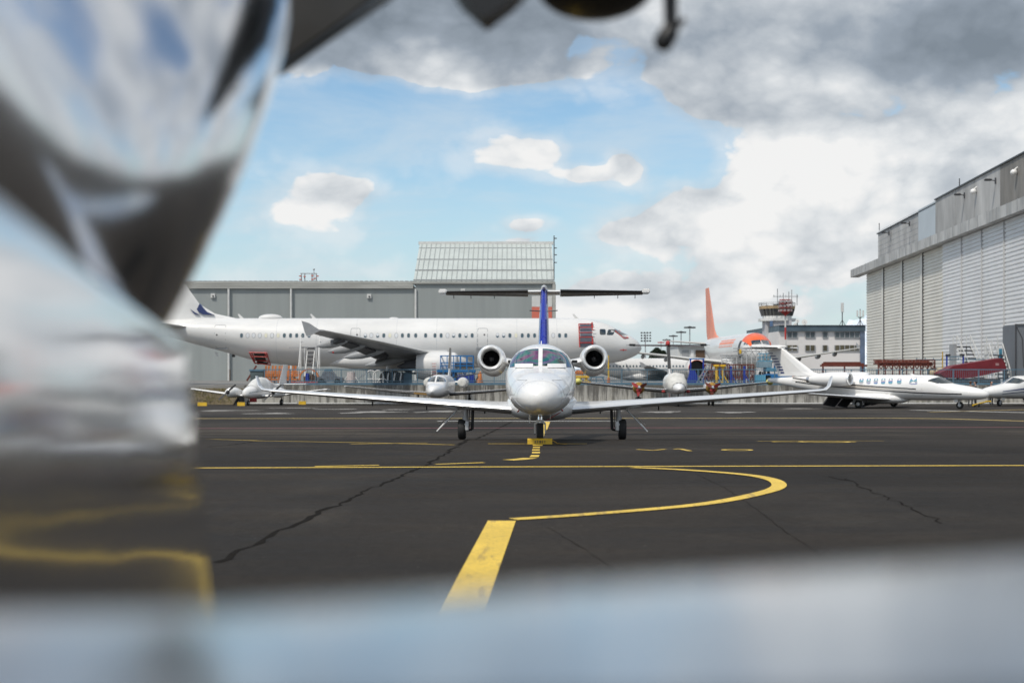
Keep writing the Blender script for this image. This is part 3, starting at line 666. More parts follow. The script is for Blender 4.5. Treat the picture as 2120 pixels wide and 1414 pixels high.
# low white building and dark trees past the airliner nose
D = 290.0; q = empty('low_building', (0, 0, 0), 0, 'low white building with dark openings behind the propeller plane tail', 'building')
MB().box(X(1404, D), X(1500, D), D, D+20, UP, Z(718, D)).build('wall', 'white_dull', q)
for p0, p1, mm in ((1412, 1426, 'grey'), (1430, 1436, 'white'), (1440, 1459, 'brown')): MB().box(X(p0, D), X(p1, D), D-.15, D-.01, UP, Z(725, D)).build('window', mm, q)
MB().box(X(1402, D), X(1502, D), D-.8, D+20.5, Z(718, D)+.01, Z(715.8, D)).build('roof', 'grey', q)
def conifer(px, pyt, wpx, D, label, seed, round_=False):
    r = random.Random(seed); h = Z(pyt, D)-UP; wr = wpx*D/F/2; q = empty('dark_tree', (X(px, D), D, UP), 0, label, 'tree', 'dark trees beyond the airliners')
    MB().tube((0, 0, -.2), (0, 0, h*.8), .35, .08).build('trunk', 'brown', q); g = MB()
    for k in range(2600):
        t = r.random()**.7; z_ = h*(.08+.92*t); rad = wr*((1-t)**.8 if not round_ else math.sqrt(max(0, 1-(2*t-1)**2)))*(.75+.5*abs(math.sin(z_*2.1+seed)))*math.sqrt(r.random())+.1
        a_ = r.random()*2*PI; c = Vector((rad*math.cos(a_), rad*math.sin(a_), z_)); s_ = r.uniform(.18, .42)
        d1 = Vector((r.uniform(-1, 1), r.uniform(-1, 1), r.uniform(-.6, .6))).normalized()*s_; d2 = Vector((r.uniform(-1, 1), r.uniform(-1, 1), r.uniform(-1, 1))).normalized()*s_
        g.add([c-d1, c+d2, c+d1, c-d2], [(0, 1, 2, 3)])
    g.build('crown', 'leaf', q, ang=0)
conifer(1360, 721, 22, 380, 'broad dark tree just left of the propeller plane tail', 3, True)
conifer(1351, 728, 12, 385, 'low dark shrubby tree at the left of the group', 4, True)
conifer(1385.5, 717, 9, 375, 'narrow dark conifer close to the tail of the propeller plane', 5)
conifer(1374, 727, 11, 390, 'low rounded dark tree between the broad one and the conifer', 6, True)
# snowy mountain, distance haze put into its pale colours
g = MB(); nx, ny = 60, 14; DM = 9000
rr = random.Random(5)
def mh(px): return max(0, 128*math.exp(-((px-1815)/105)**2)+18*math.exp(-((px-1500)/160)**2)+14*math.exp(-((px-1180)/160)**2))
for j in range(ny):
    for i in range(nx):
        px = 900+i*22; D = DM+j*260; prof = math.sin(PI*min(1, (j+.5)/ny)); h = mh(px)*prof*(1+.16*math.sin(i*1.7+j)+.12*rr.uniform(-1, 1))*(DM+ny*130)/F*.94
        g.v.append((X(px, D), D, UP+1+max(0, h)))
g.f = [(j*nx+i, j*nx+i+1, (j+1)*nx+i+1, (j+1)*nx+i) for j in range(ny-1) for i in range(nx-1)]; g.mi = [0]*len(g.f)
def snowm():
    m = mat('hazy_snow_rock', (.5, .55, .6), .9); t = NT(m.node_tree); b = m.node_tree.nodes['Principled BSDF']
    o = t.n('ShaderNodeTexCoord').outputs['Object']
    t.link(t.mix(t.ramp(t.noise(o, .006, 8, .7), .42, .58), (.62, .70, .80), (.80, .83, .87)), b.inputs['Base Color']); return m
tag(g.build('mountains', snowm(), ang=60), kind='structure')
# ================================================================== aircraft toolkit (nose towards local -Y, s = distance aft)
class Fus:
    def __init__(s, sec, p=2.15, s0=0.0): s.sec = sec; s.p = p; s.s0 = s0       # (s, half width, top, bottom[, widest])
    def at(s, t):
        q = interp(s.sec, t); hw, zt, zb = q[:3]; zc = q[3] if len(q) > 3 else (zt+zb)/2
        return hw, zt, zb, zc
    def pt(s, t, a, off=0.0):
        hw, zt, zb, zc = s.at(t); sn, cs = math.sin(a), math.cos(a); k = 2/s.p
        r = (zt-zc) if cs > 0 else (zc-zb)
        return (math.copysign(abs(sn)**k, sn)*(hw+off), t+s.s0, zc+math.copysign(abs(cs)**k, cs)*(r+off))
    def mesh(s, g, ns=70, na=40, bias=1.6):
        L0, L1 = s.sec[0][0], s.sec[-1][0]; rings = []
        for i in range(ns+1):
            u = i/ns; t = L0+(L1-L0)*(u**bias if bias else u)
            rings.append([s.pt(t, 2*PI*(k+.5)/na) for k in range(na)])
        return g.loft(rings)
    def side(s, t, z, sg, off=.006):
        hw, zt, zb, zc = s.at(t); r = (zt-zc) if z > zc else (zc-zb); q = min(1, abs(z-zc)/max(r, .01))
        return (sg*((1-q**s.p)**(1/s.p)*hw+off), t+s.s0, z)
    def front(s, x, z, off=.01, lo=0, hi=5):
        a, b = lo, hi
        for _ in range(26):
            m = (a+b)/2; hw, zt, zb, zc = s.at(m); r = (zt-zc) if z > zc else (zc-zb)
            if (abs(x)/max(hw, .01))**s.p+(abs(z-zc)/max(r, .01))**s.p < 1: b = m
            else: a = m
        return (x*(1+off*.5), b+s.s0-off, z+off*.6)
def pill(f, g, t, z, w, h, sg, off=.006, n=14, p=3.0, lean=0, taper=0):
    ring = []
    for k in range(n):
        a = 2*PI*k/n; ca, sa = math.cos(a), math.sin(a); u = math.copysign(abs(ca)**(2/p), ca)*w/2; v = math.copysign(abs(sa)**(2/p), sa)*h/2
        u *= 1-taper*(v/h); ring.append(f.side(t+u+lean*v, z+v, sg, off))
    c = f.side(t, z, sg, off); g.add([c]+ring, [(0, 1+k, 1+(k+1) % n) for k in range(n)]); return g
def frame_strip(f, g, t, z, w, h, sg, wd=.05, off=.008, rnd=.12, nseg=10):
    def loop(dw):
        W_, H_ = w/2+dw, h/2+dw; r = max(.02, rnd+dw); pts = []
        for cx_, cz_, a0 in ((W_-r, H_-r, 0), (-W_+r, H_-r, 90), (-W_+r, -H_+r, 180), (W_-r, -H_+r, 270)):
            for k in range(4): a = math.radians(a0+30*k); pts.append((cx_+r*math.cos(a), cz_+r*math.sin(a)))
        out = []
        for a, b in zip(pts, pts[1:]+pts[:1]):
            for k in range(3): q = k/3; out.append((a[0]+(b[0]-a[0])*q, a[1]+(b[1]-a[1])*q))
        return out
    A, B = loop(0), loop(wd); n = len(A)
    g.add([f.side(t+u, z+v, sg, off) for u, v in A]+[f.side(t+u, z+v, sg, off) for u, v in B], [(k, (k+1) % n, n+(k+1) % n, n+k) for k in range(n)]); return g
def stripe(f, g, fn, w, t0, t1, sg, off=.006, n=60):
    A = []; B = []
    for k in range(n+1):
        t = t0+(t1-t0)*k/n; z = fn(t); ww = w(t) if callable(w) else w
        A.append(f.side(t, z+ww/2, sg, off)); B.append(f.side(t, z-ww/2, sg, off))
    for k in range(n): g.add([A[k], A[k+1], B[k+1], B[k]], [(0, 1, 2, 3)])
    return g
AF = [(1, 0), (.8, .028), (.6, .052), (.4, .066), (.25, .064), (.12, .050), (.05, .034), (.015, .019), (0, 0), (.015, -.014), (.05, -.023), (.12, -.032), (.25, -.040), (.4, -.040), (.6, -.030), (.8, -.015)]
def foil(x, y, z, c, th, tilt=0, up=(0, 1)):               # section: le at (x,y,z); up = (dx,dz) direction of thickness
    out = []
    for u, v in AF:
        yy = y+u*c; q = v*c*th/.11; out.append((x+up[0]*q, yy, z+up[1]*q-u*c*tilt))
    return out
def wing(g, secs, th=.12, tilt=0, le=None):
    """secs: (x, le_s, z, chord, thickness[, upx, upz]); le = second builder that takes the leading edge skin"""
    rings = []
    for q in secs:
        up = q[5:7] if len(q) > 5 else (0, 1); rings.append(foil(q[0], q[1], q[2], q[3], q[4], tilt, up))
    n = len(AF); LE = set(range(6, 11)) if le is not None else set()
    for i in range(len(rings)-1):
        for k in range(n):
            k2 = (k+1) % n; tgt = le if (k in LE or (k == 5 and le is not None)) else g
            tgt.add([rings[i][k], rings[i][k2], rings[i+1][k2], rings[i+1][k]], [(0, 1, 2, 3)])
    for r in (rings[0], rings[-1]): g.add(r, [tuple(range(n))])
    return g
def jet_nacelle(par, c, r, L, ri=None, drop=.0, cover=None, body='white', lip='polish', flow=0):
    """c = centre of the inlet face; the cowl runs aft along +Y"""
    ri = ri or r*.66; x, y, z = c
    prof = [(L, r*.50), (L*.93, r*.62), (L*.72, r*.88), (L*.45, r*1.0), (L*.22, r*.99), (L*.10, r*.93), (L*.055, r*.885)]
    ax = (0, 1, -drop); g = MB().lathe(prof, c, ax, 40, cap=False); n = g.build('cowl', body, par, 60)
    lp = [(L*.055, r*.885)]
    for k in range(9): a = PI*.5*(k/8)*2; lp.append((L*.03*(1+.8*math.cos(a))-.0, (r*.885+ri)/2+(r*.885-ri)/2*math.cos(a)) if False else (L*.055-L*.055*math.sin(min(a, PI-a))*1.0, (r*.885+ri)/2+(r*.885-ri)/2*math.cos(a)))
    lp += [(L*.12, ri*.97), (L*.2, ri*1.0)]
    g = MB().lathe(lp, c, ax, 40, cap=False); g.build('intake_lip', lip, n, 60)
    if cover:
        MB().lathe([(-.05, .02), (-.06, ri*.6), (-.045, ri*1.05), (.0, ri*1.22), (.05, ri*1.25)], c, ax, 28, cap=False).build('intake_cover', cover, n, 60)
    else:
        g = MB().lathe([(L*.2, ri), (L*.24, ri)], c, ax, 32, cap=False)
        fz = c[2]-drop*L*.2
        for k in range(22):                                 # fan blades
            a = 2*PI*k/22; u, v = math.cos(a), math.sin(a); p, q = -v, u; y1 = y+L*.19
            def B(rr, sw, yy): return (x+u*rr+p*sw, yy, fz+v*rr+q*sw)
            g.add([B(ri*.28, -.01, y1), B(ri*.28, .05*r/.4, y1+.08), B(ri*.97, .10*r/.4, y1+.09), B(ri*.97, -.02, y1+.01)], [(0, 1, 2, 3)])
        g.add([(x+ri*math.cos(2*PI*k/24), y+L*.26, fz+ri*math.sin(2*PI*k/24)) for k in range(24)], [tuple(range(24))])
        g.build('fan', mat_fan(), n, 30)
        MB().lathe([(L*.10, .01), (L*.13, ri*.14), (L*.20, ri*.30), (L*.22, ri*.30)], c, ax, 20).build('spinner', 'dark', n, 60)
    MB().lathe([(L*.9, r*.58), (L*1.0, r*.46), (L*1.08, r*.40), (L*1.07, r*.33), (L*.9, r*.33)], c, ax, 28, cap=False).build('exhaust', 'alu', n, 60)
    return n
def mat_fan():
    if 'fan' not in M: M['fan'] = mat('fan_blades', (.010, .010, .012), .5, .0, spec=.15)
    return 'fan'
def wheel(par, x, y, z, r, w, hub='silver'):
    t = MB().lathe([(-w/2, r*.55), (-w/2, r*.86), (-w*.36, r*.97), (-w*.15, r), (w*.15, r), (w*.36, r*.97), (w/2, r*.86), (w/2, r*.55)], (x, y, z), (1, 0, 0), 28).build('wheel', 'rubber', par, 50)
    MB().lathe([(-w*.52, .02), (-w*.52, r*.42), (-w*.44, r*.56), (w*.44, r*.56), (w*.52, r*.42), (w*.52, .02)], (x, y, z), (1, 0, 0), 20).build('hub', hub, t, 40)
    return t

gx = 0
CJ = [(0, .03, .97, .91, .94), (.03, .13, 1.06, .82, .94), (.10, .23, 1.13, .745, .94), (.25, .335, 1.21, .68, .95), (.5, .44, 1.29, .63, .96), (.9, .545, 1.385, .59, .98), (1.4, .64, 1.48, .565, 1.02), (1.9, .70, 1.555, .555, 1.06), (2.35, .745, 1.64, .55, 1.12),
      (2.9, .785, 1.90, .535, 1.18), (3.35, .81, 2.09, .525, 1.25), (3.9, .825, 2.165, .52, 1.32), (5, .825, 2.18, .52, 1.35), (9.4, .825, 2.18, .52, 1.35), (11.2, .72, 2.16, .72, 1.48), (13, .46, 2.08, 1.12, 1.62), (14.8, .2, 1.98, 1.48, 1.74), (15.9, .05, 1.90, 1.68, 1.79)]
def light_jet(name, loc, rz, label, drop=0.0, detail=True, finc='blue_fin', stripes=None, flap=0, winglet=True, towtruck=False, group=None):
    q = empty(name, loc, rz, label, 'business jet', group); f = Fus(CJ, 2.12)
    S0 = 1.9                                                 # nose wheel station -> local y = s - 1.9
    f.s0 = -S0
    body = f.mesh(MB(), 90, 48).build('fuselage', 'white', q, 60)
    # belly fairing under the wing
    fair = Fus([(5.3, .12, .62, .50), (6.0, .70, .95, .30), (7.2, .92, 1.05, .25), (9.0, .92, 1.05, .25), (10.2, .6, .95, .42), (11.2, .1, .9, .75)], 2.4, -S0); fair.mesh(MB(), 30, 32, 1).build('belly_fairing', 'white', q, 60)
    # windscreen: two panes wrapped on the nose, pillar between
    def pane(sg):
        g = MB(); nx, nz = 18, 10; V = []
        for i in range(nx+1):
            u = i/nx; x = .048+u*.66; zl = 1.645-.03*u*u-.0; zu = 1.655+(2.045-1.655)*(1-((x)/.735)**2.3)**.5 if x < .735 else zl
            zl = min(zl, zu-.005)
            for j in range(nz+1): V.append(f.front(sg*x, zl+(zu-zl)*j/nz, .010, 1.5, 4.6))
        g.add(V, [(i*(nz+1)+j, (i+1)*(nz+1)+j, (i+1)*(nz+1)+j+1, i*(nz+1)+j+1) for i in range(nx) for j in range(nz)]); g.build('windscreen', 'screen' if finc == 'blue_fin' else 'glass', q, 60)
    pane(1); pane(-1)
    for sg in (-1, 1):                                        # side windows
        g = pill(f, MB(), 3.72 if detail else 4.72, 1.79, .40 if detail else .50, .42 if detail else .46, sg, .007, 18, 5, lean=.1, taper=0 if detail else .5); g.build('side_window', 'rainbow' if not finc == 'blue_fin' else 'winpane', q, 60)
        for k in range(6): pill(f, MB(), 5.72+.52*k+(.06 if k else -.03), 1.76, .31, .38, sg, .007, 16, 3.6, lean=.12).build('window', 'rainbow' if finc != 'blue_fin' else 'winpane', q, 60)
        frame_strip(f, MB(), 4.42, 1.42, .62, 1.25, sg, .012).build('door_outline', 'grey', q, 60)
    # seams of the nose
    g = MB()
    for j in range(24):
        a = -PI/2-1.35+j*(2.7/23); b = -PI/2-1.35+(j+1)*(2.7/23)
    for sg in (-1, 1):
        pts = [(sg*(.60-.02*k), 1.34-.075*k-.0018*k*k) for k in range(0)]
    # wings
    for sg in (-1, 1):
        g, le = MB(), MB()
        secs = [(sg*.72, 6.25-S0, .56, 2.55, .135), (sg*1.6, 6.62-S0, .615, 2.15, .13), (sg*2.6, 6.95-S0, .685, 1.90, .125), (sg*5.0, 7.72-S0, .845, 1.40, .115), (sg*7.35, 8.48-S0, 1.00, .92, .10)]
        if winglet: secs += [(sg*7.60, 8.66-S0, 1.03, .76, .10, -sg*.5, .86), (sg*7.74, 8.86-S0, 1.13, .58, .10, -sg*.94, .34), (sg*7.86, 9.12-S0, 1.40, .36, .10, -sg*.97, .22)]
        else: secs += [(sg*7.8, 8.75-S0, 1.03, .6, .09)]
        wing(g, secs, tilt=.030, le=le)
        wg = g.build('wing', 'silver' if not flap else 'white', q, 40); le.build('leading_edge', 'polish', wg, 50)
        for (x, t_) in ((1.55, 8.55), (3.1, 8.4), (4.6, 8.75)):
            MB().beam((sg*x, t_-S0, .60+.065*(x-1)), (sg*x, t_-S0+.05, .36+.065*(x-1)), .035).build('drain_mast', 'dark', wg)
        if flap:
            for x0, x1 in ((1.15, 2.55), (2.65, 4.3)):
                y0, y1 = 8.72+.05*x0, 8.72+.05*x1; z0, z1 = .60+.05*x0, .60+.05*x1
                g = MB(); g.loft([[(sg*x0, y0-S0, z0-.02), (sg*x0, y0-S0+.52, z0-.64), (sg*x0, y0-S0+.46, z0-.68), (sg*x0, y0-S0-.05, z0-.10)], [(sg*x1, y1-S0, z1-.02), (sg*x1, y1-S0+.44, z1-.56), (sg*x1, y1-S0+.38, z1-.60), (sg*x1, y1-S0-.05, z1-.10)]]); g.build('flap', 'dark', wg)
        # engines
        nz = 1.905-.0
        nac = jet_nacelle(q, (sg*1.405, 8.8-S0, nz), .40 if detail else .48, 3.0, .240 if detail else .31, drop=.085 if detail else .02)
        if detail:
            pts = [(sg*1.405+.328*math.sin(a), 8.8-S0+.125-.05*abs(math.cos(a)), nz-.328*math.cos(a)-.035) for a in [-1.9+.2*k for k in range(20)]]
            MB().path([(p[0], p[1]-.035, p[2]) for p in pts], .008, 5).build('panel_seam', 'dark', nac)
            MB().bbox(sg*1.405-.085, sg*1.405+.085, 8.8-S0+.02, 8.8-S0+.10, nz-.312, nz-.284, .008).build('drain_slot', 'black', nac)
        g = MB(); g.loft([[(sg*xx, yy-S0+u*ch, zz+v*ch*1.1) for u, v in AF] for xx, yy, zz, ch in ((.62, 9.1, 1.70, 1.7), (1.08, 9.1, 1.80, 1.6))]); py = g.build('pylon', 'white', q, 40)
        MB().bbox(sg*.87-.075, sg*.87+.075, 9.09-S0, 9.16-S0, 1.755, 1.83, .01).build('pylon_intake', 'black', py)
    # fin and tailplane
    g, le = MB(), MB(); rings = []
    FN = [(11.2, 2.08, 3.9, .44, 1), (12.3, 2.35, 2.85, .33, 1), (13.4, 3.1, 2.1, .29, 1), (14.5, 3.9, 1.45, .24, 1), (14.95, 4.14, 1.2, .20, 1)]
    def finsec(y, z, c, t): return [(v*t/.066*.5*1.0, y-S0+u*c, z) for u, v in AF_SYM]
    AF_SYM = [(1, 0), (.6, .05), (.3, .066), (.12, .056), (.05, .042), (.015, .024), (0, 0), (.015, -.024), (.05, -.042), (.12, -.056), (.3, -.066), (.6, -.05)]
    R = [finsec(*a[:4]) for a in FN]; n = len(AF_SYM)
    for i in range(len(R)-1):
        for k in range(n):
            k2 = (k+1) % n; (le if k in (3, 4, 5, 6, 7, 8) else g).add([R[i][k], R[i][k2], R[i+1][k2], R[i+1][k]], [(0, 1, 2, 3)])
    g.add(R[-1], [tuple(range(n))]); g.ell((0, 15.35-S0, 4.14), (.10, .95, .10), 14, 12)
    fn = g.build('fin', 'white' if finc != 'blue_fin' else 'silver', q, 50); le.build('fin_front', finc, fn, 50)
    for sg in (-1, 1):
        g, le = MB(), MB(); wing(g, [(sg*.10, 14.75-S0, 4.02, 1.25, .10), (sg*.5, 14.82-S0, 4.02, 1.20, .10)], tilt=.045, le=None); g2 = MB()
        wing(g2, [(sg*.51, 14.82-S0, 4.045, 1.20, .12), (sg*3.14, 15.35-S0, 4.05, .72, .10)], tilt=.105, le=le)
        tp = g2.build('tailplane', 'grey' if detail else 'white', q, 40); le.build('deice_boot', 'boot', tp, 50); g.build('root', 'white', tp, 40)
        g = MB(); g.bbox(sg*3.14-.05 if sg > 0 else sg*3.14-.20, sg*3.14+.20 if sg > 0 else sg*3.14+.05, 15.30-S0, 15.95-S0, 3.99, 4.13, .03); g.build('tip_weight', 'white', tp)
        g = MB()
        for x in (2.9, 2.35, 1.6): g.tube((sg*x, 15.9-S0, 3.97), (sg*x, 15.98-S0, 3.86), .012, n=5)
        g.build('static_wick', 'dark', tp)
    if detail:
        for sg in (-1, 1): MB().tube((sg*.10, 13.1-S0, 3.33), (sg*.42, 13.05-S0, 3.35), .018, n=6).build('vortex_rod', 'dark', fn)
    if finc != 'blue_fin':                                    # dashes on the rudder
        for k in range(9):
            z = 2.25+.20*k; hgt = .13-.011*k; y0 = 14.9+(z-2.1)*.62-S0; ln = 1.15-.11*k
            for sg in (-1, 1):
                g = MB(); g.add([(sg*(.075-.02*u), y0-ln*(1-u)+.0+(.15 if v else 0)*0-.02*v, z+v*hgt) for u, v in ((0, 0), (.9, 0), (.9, 1), (0, 1))], [(0, 1, 2, 3)]); g.build('rudder_dash', 'navy', fn, 0)
    # strakes / antennas on top
    g = MB(); g.prism([(4.9-S0, 2.17), (5.15-S0, 2.17), (5.3-S0, 2.27), (5.2-S0, 2.27)], -.012, .012, 'x'); g.build('antenna', 'white', q)
    # stripes along the side
    if stripes == 'green':
        for sg in (-1, 1):
            fn_ = lambda t: 1.06+.004*t*t*(1 if t > 5 else .9)
            stripe(f, MB(), lambda t: fn_(t)-.11, lambda t: .075, 1.5, 13.5, sg).build('side_stripe', 'blackline', body, 60)
            stripe(f, MB(), lambda t: fn_(t)+.02, lambda t: max(.01, min(.15, (t-4)*.03)), 4, 13.8, sg, .005).build('side_stripe', 'tan', body, 60)
            stripe(f, MB(), lambda t: fn_(t)+.13, lambda t: .07, 4.5, 13.8, sg, .0065).build('side_stripe', 'blackline', body, 60)
    if stripes == 'navy':
        for sg in (-1, 1):
            stripe(f, MB(), lambda t: .92+.10*t-.003*t*t, lambda t: min(.15, .03*t), 1.5, 10, sg).build('side_stripe', 'navy', body, 60)
            stripe(f, MB(), lambda t: .78+.075*t-.003*t*t, lambda t: .05, 1.5, 10, sg).build('side_stripe', 'navy', body, 60)
    # landing gear
    dn = .08 if detail else 0
    ng = MB(); ng.tube((0, .12, .80), (0, .03, .46-dn), .040, n=12); ng.tube((0, .05, .52), (0, .02, .40-dn), .06, n=12)
    gn = ng.build('nose_strut', 'chrome', q)
    g = MB(); R_ = .235
    for sg in (-1, 1): g.beam((sg*.045, 0, .50-dn), (sg*.115, 0, .44-dn), .045); g.beam((sg*.115, 0, .45-dn), (sg*.115, .0, R_-dn), .03, .07)
    g.beam((-.08, 0, .50-dn), (.08, 0, .50-dn), .05, .07); g.build('fork', 'silver', gn)
    wheel(q, 0, 0, R_-dn, R_, .155)
    g = MB(); g.prism([(-.02, .72), (.30, .74), (.28, .44), (.05, .46)], -.235, -.220, 'x'); g.prism([(-.02, .72), (.30, .74), (.28, .44), (.05, .46)], .220, .235, 'x'); g.build('nose_gear_door', 'white', q)
    for sg in (-1, 1):
        gx = 0 if detail else .5; x = sg*(2.06+gx); y = 5.45+gx*.6; zg = drop; R2 = .27
        s_ = MB(); s_.tube((sg*(1.97+gx), y-.10, .60), (sg*(1.99+gx), y-.05, zg+.52), .060, n=12); s_.tube((sg*(1.99+gx), y-.04, zg+.60), (sg*(1.97+gx), y-.02, zg+.34), .082, n=12); st = s_.build('main_strut', 'silver', q)
        g = MB(); g.beam((sg*(1.94+gx), y-.22, zg+.42), (sg*(1.95+gx), y+.12, zg+.27), .08, .13); g.tube((sg*(1.90+gx), y-.02, zg+.27), (sg*(2.08+gx), y, zg+.27), .05); g.bbox(sg*(1.95+gx)-.055, sg*(1.95+gx)+.055, y-.24, y-.12, zg+.24, zg+.44, .02); g.build('trailing_link', 'silver', st)
        g = MB(); g.tube((sg*(1.80+gx), y+.02, .58), (sg*(1.82+gx), y+.08, zg+.26), .040, n=10); g.tube((sg*(1.82+gx), y+.08, zg+.26), (sg*(1.95+gx), y+.08, zg+.24), .03); g.build('side_brace', 'dark', st)
        MB().path([(sg*1.88, y-.12, .58), (sg*1.87, y-.2, zg+.55), (sg*1.86, y-.19, zg+.40), (sg*1.9, y-.1, zg+.3)], .012, 6).build('brake_hose', 'black', st)
        wheel(q, x+sg*.02, y, zg+R2, R2, .20)
        g = MB(); g.loft([[(sg*2.16, y-.05, .56), (sg*2.16, y+.55, .54), (sg*2.18, y+.55, .53), (sg*2.18, y-.05, .54)], [(sg*2.66, y+.02, .23+drop*.3), (sg*2.66, y+.45, .23+drop*.3), (sg*2.69, y+.45, .23+drop*.3), (sg*2.69, y+.02, .22+drop*.3)]]); gd = g.build('gear_door', 'white', q)
        if detail: MB().tube((sg*2.16, y-.08, .56), (sg*2.56, y-.08, .14), .017, n=8).build('door_rod', 'silver', gd); MB().tube((sg*2.54, y-.08, .17), (sg*2.73, y-.08, -.03), .026, .018, n=8).build('door_tip', 'white', gd)
    return q, f
# ---------------------------------------------------------------- the jet in front
mj, mf = light_jet('business_jet', (X(1118, 31.5), 31.5, 0), math.radians(-1.68), 'white twin-engine business jet seen head-on, chocked at the nose wheel, with cobalt blue fin', drop=-.246)
g = MB()
for sg in (-1, 1):                                            # pitot probes with red covers, and small fittings under the nose
    x, y, z = sg*.46, 0.3, .70
    g.tube((x*.92, y, z+.04), (x, y-.12, z-.03), .018, n=6)
g.build('probe', 'chrome', mj)
g = MB()
g.beam((-.44, .1, .70), (-.50, .12, .62), .035, .02); g.beam((.46, .1, .71), (.5, .12, .64), .035, .02); g.beam((.46, .05, .62), (.14, .12, .43), .045, .012); g.build('remove_flag', 'red', mj)
g = MB()
for sg in (-1, 1):
    g = MB(); P_ = [mf.front(sg*(.655-.55*(u**1.5)*.98), 1.20-.50*math.sin(u*PI/2)-.0, .004, 0, 4.2) for u in [k/14 for k in range(15)]]
    g.path(P_, .007, 4); g.build('radome_seam', 'grey', mj)
g = MB(); g.tube((-.20, .1, .62), (-.23, .08, .38), .012, n=6); g.tube((-.23, .1, .62), (-.235, .1, .45), .018, n=6); g.build('door_rod', 'white', mj)
for sg in (-1, 1):                                            # nose compartment bulge seen as a bright rail by the windscreen foot
    g = MB(); V = []
    for i in range(9):
        x = .16+.42*i/8
        for j in range(3): V.append(mf.front(sg*x, 1.60+.045*j, .016, 1.2, 4))
    g.add(V, [(i*3+j, (i+1)*3+j, (i+1)*3+j+1, i*3+j+1) for i in range(8) for j in range(2)]); g.build('rain_strip', 'white', mj, 60)
for t in (.62, 1.55, 2.6):
    MB().loft([[mf.pt(t+dt, 2*PI*(j+.5)/44, .003) for j in range(44)] for dt in (0, .010)], cap=False).build('skin_joint', 'grey', mj, 60)
for sg in (-1, 1):
    frame_strip(mf, MB(), 1.15, 1.18, .62, .30, sg, .010, .004, .05).build('access_panel', 'grey', mj, 60)
    a_, b_ = mf.front(sg*.10, 1.66, .02, 1.2, 4.4), mf.front(sg*.46, 1.80, .02, 1.2, 4.6); MB().tube(a_, b_, .008, n=5).build('wiper', 'black', mj)
# chock
ck = empty('wheel_chock', (X(1117.5, 31.15), 31.13, gz(31.13)), .0, 'yellow wooden chock with a rope in front of the big jet nose wheel', 'chock', 'yellow wheel chocks')
g = MB(); g.prism([(-.07, .004), (.07, .004), (.055, .10), (-.02, .13), (-.055, .10)], -.27, .27, 'x'); o = g.build('block', 'yellow', ck); g = MB()
for x in (-.10, -.05, 0, .02, .06, .11): g.box(x-.006, x+.006, -.0735, -.060, .03, .085)
g.build('lettering', 'dark', o); g = MB(); g.path([(.27, 0, .08), (.33, .03, .06), (.38, .05, .02), (.46, .02, .012), (.52, -.05, .012), (.60, -.04, .012)], .008); g.build('rope', 'ochre', ck)

# ---------------------------------------------------------------- the two jets on the right
yw = 91.0
light_jet('business_jet', (X(1987, yw), yw, gz(yw)), math.radians(49.5), 'white business jet with black and taupe side stripes and dashed tail, parked side-on', finc='white', stripes='green', flap=1, detail=False, winglet=False)
yw = 101.5
light_jet('business_jet', (X(2069, yw), yw, gz(yw)), math.radians(-61), 'white business jet nose with navy sweeping stripes, cut off by the right edge', finc='navy', stripes='navy', flap=1, detail=False, winglet=False)

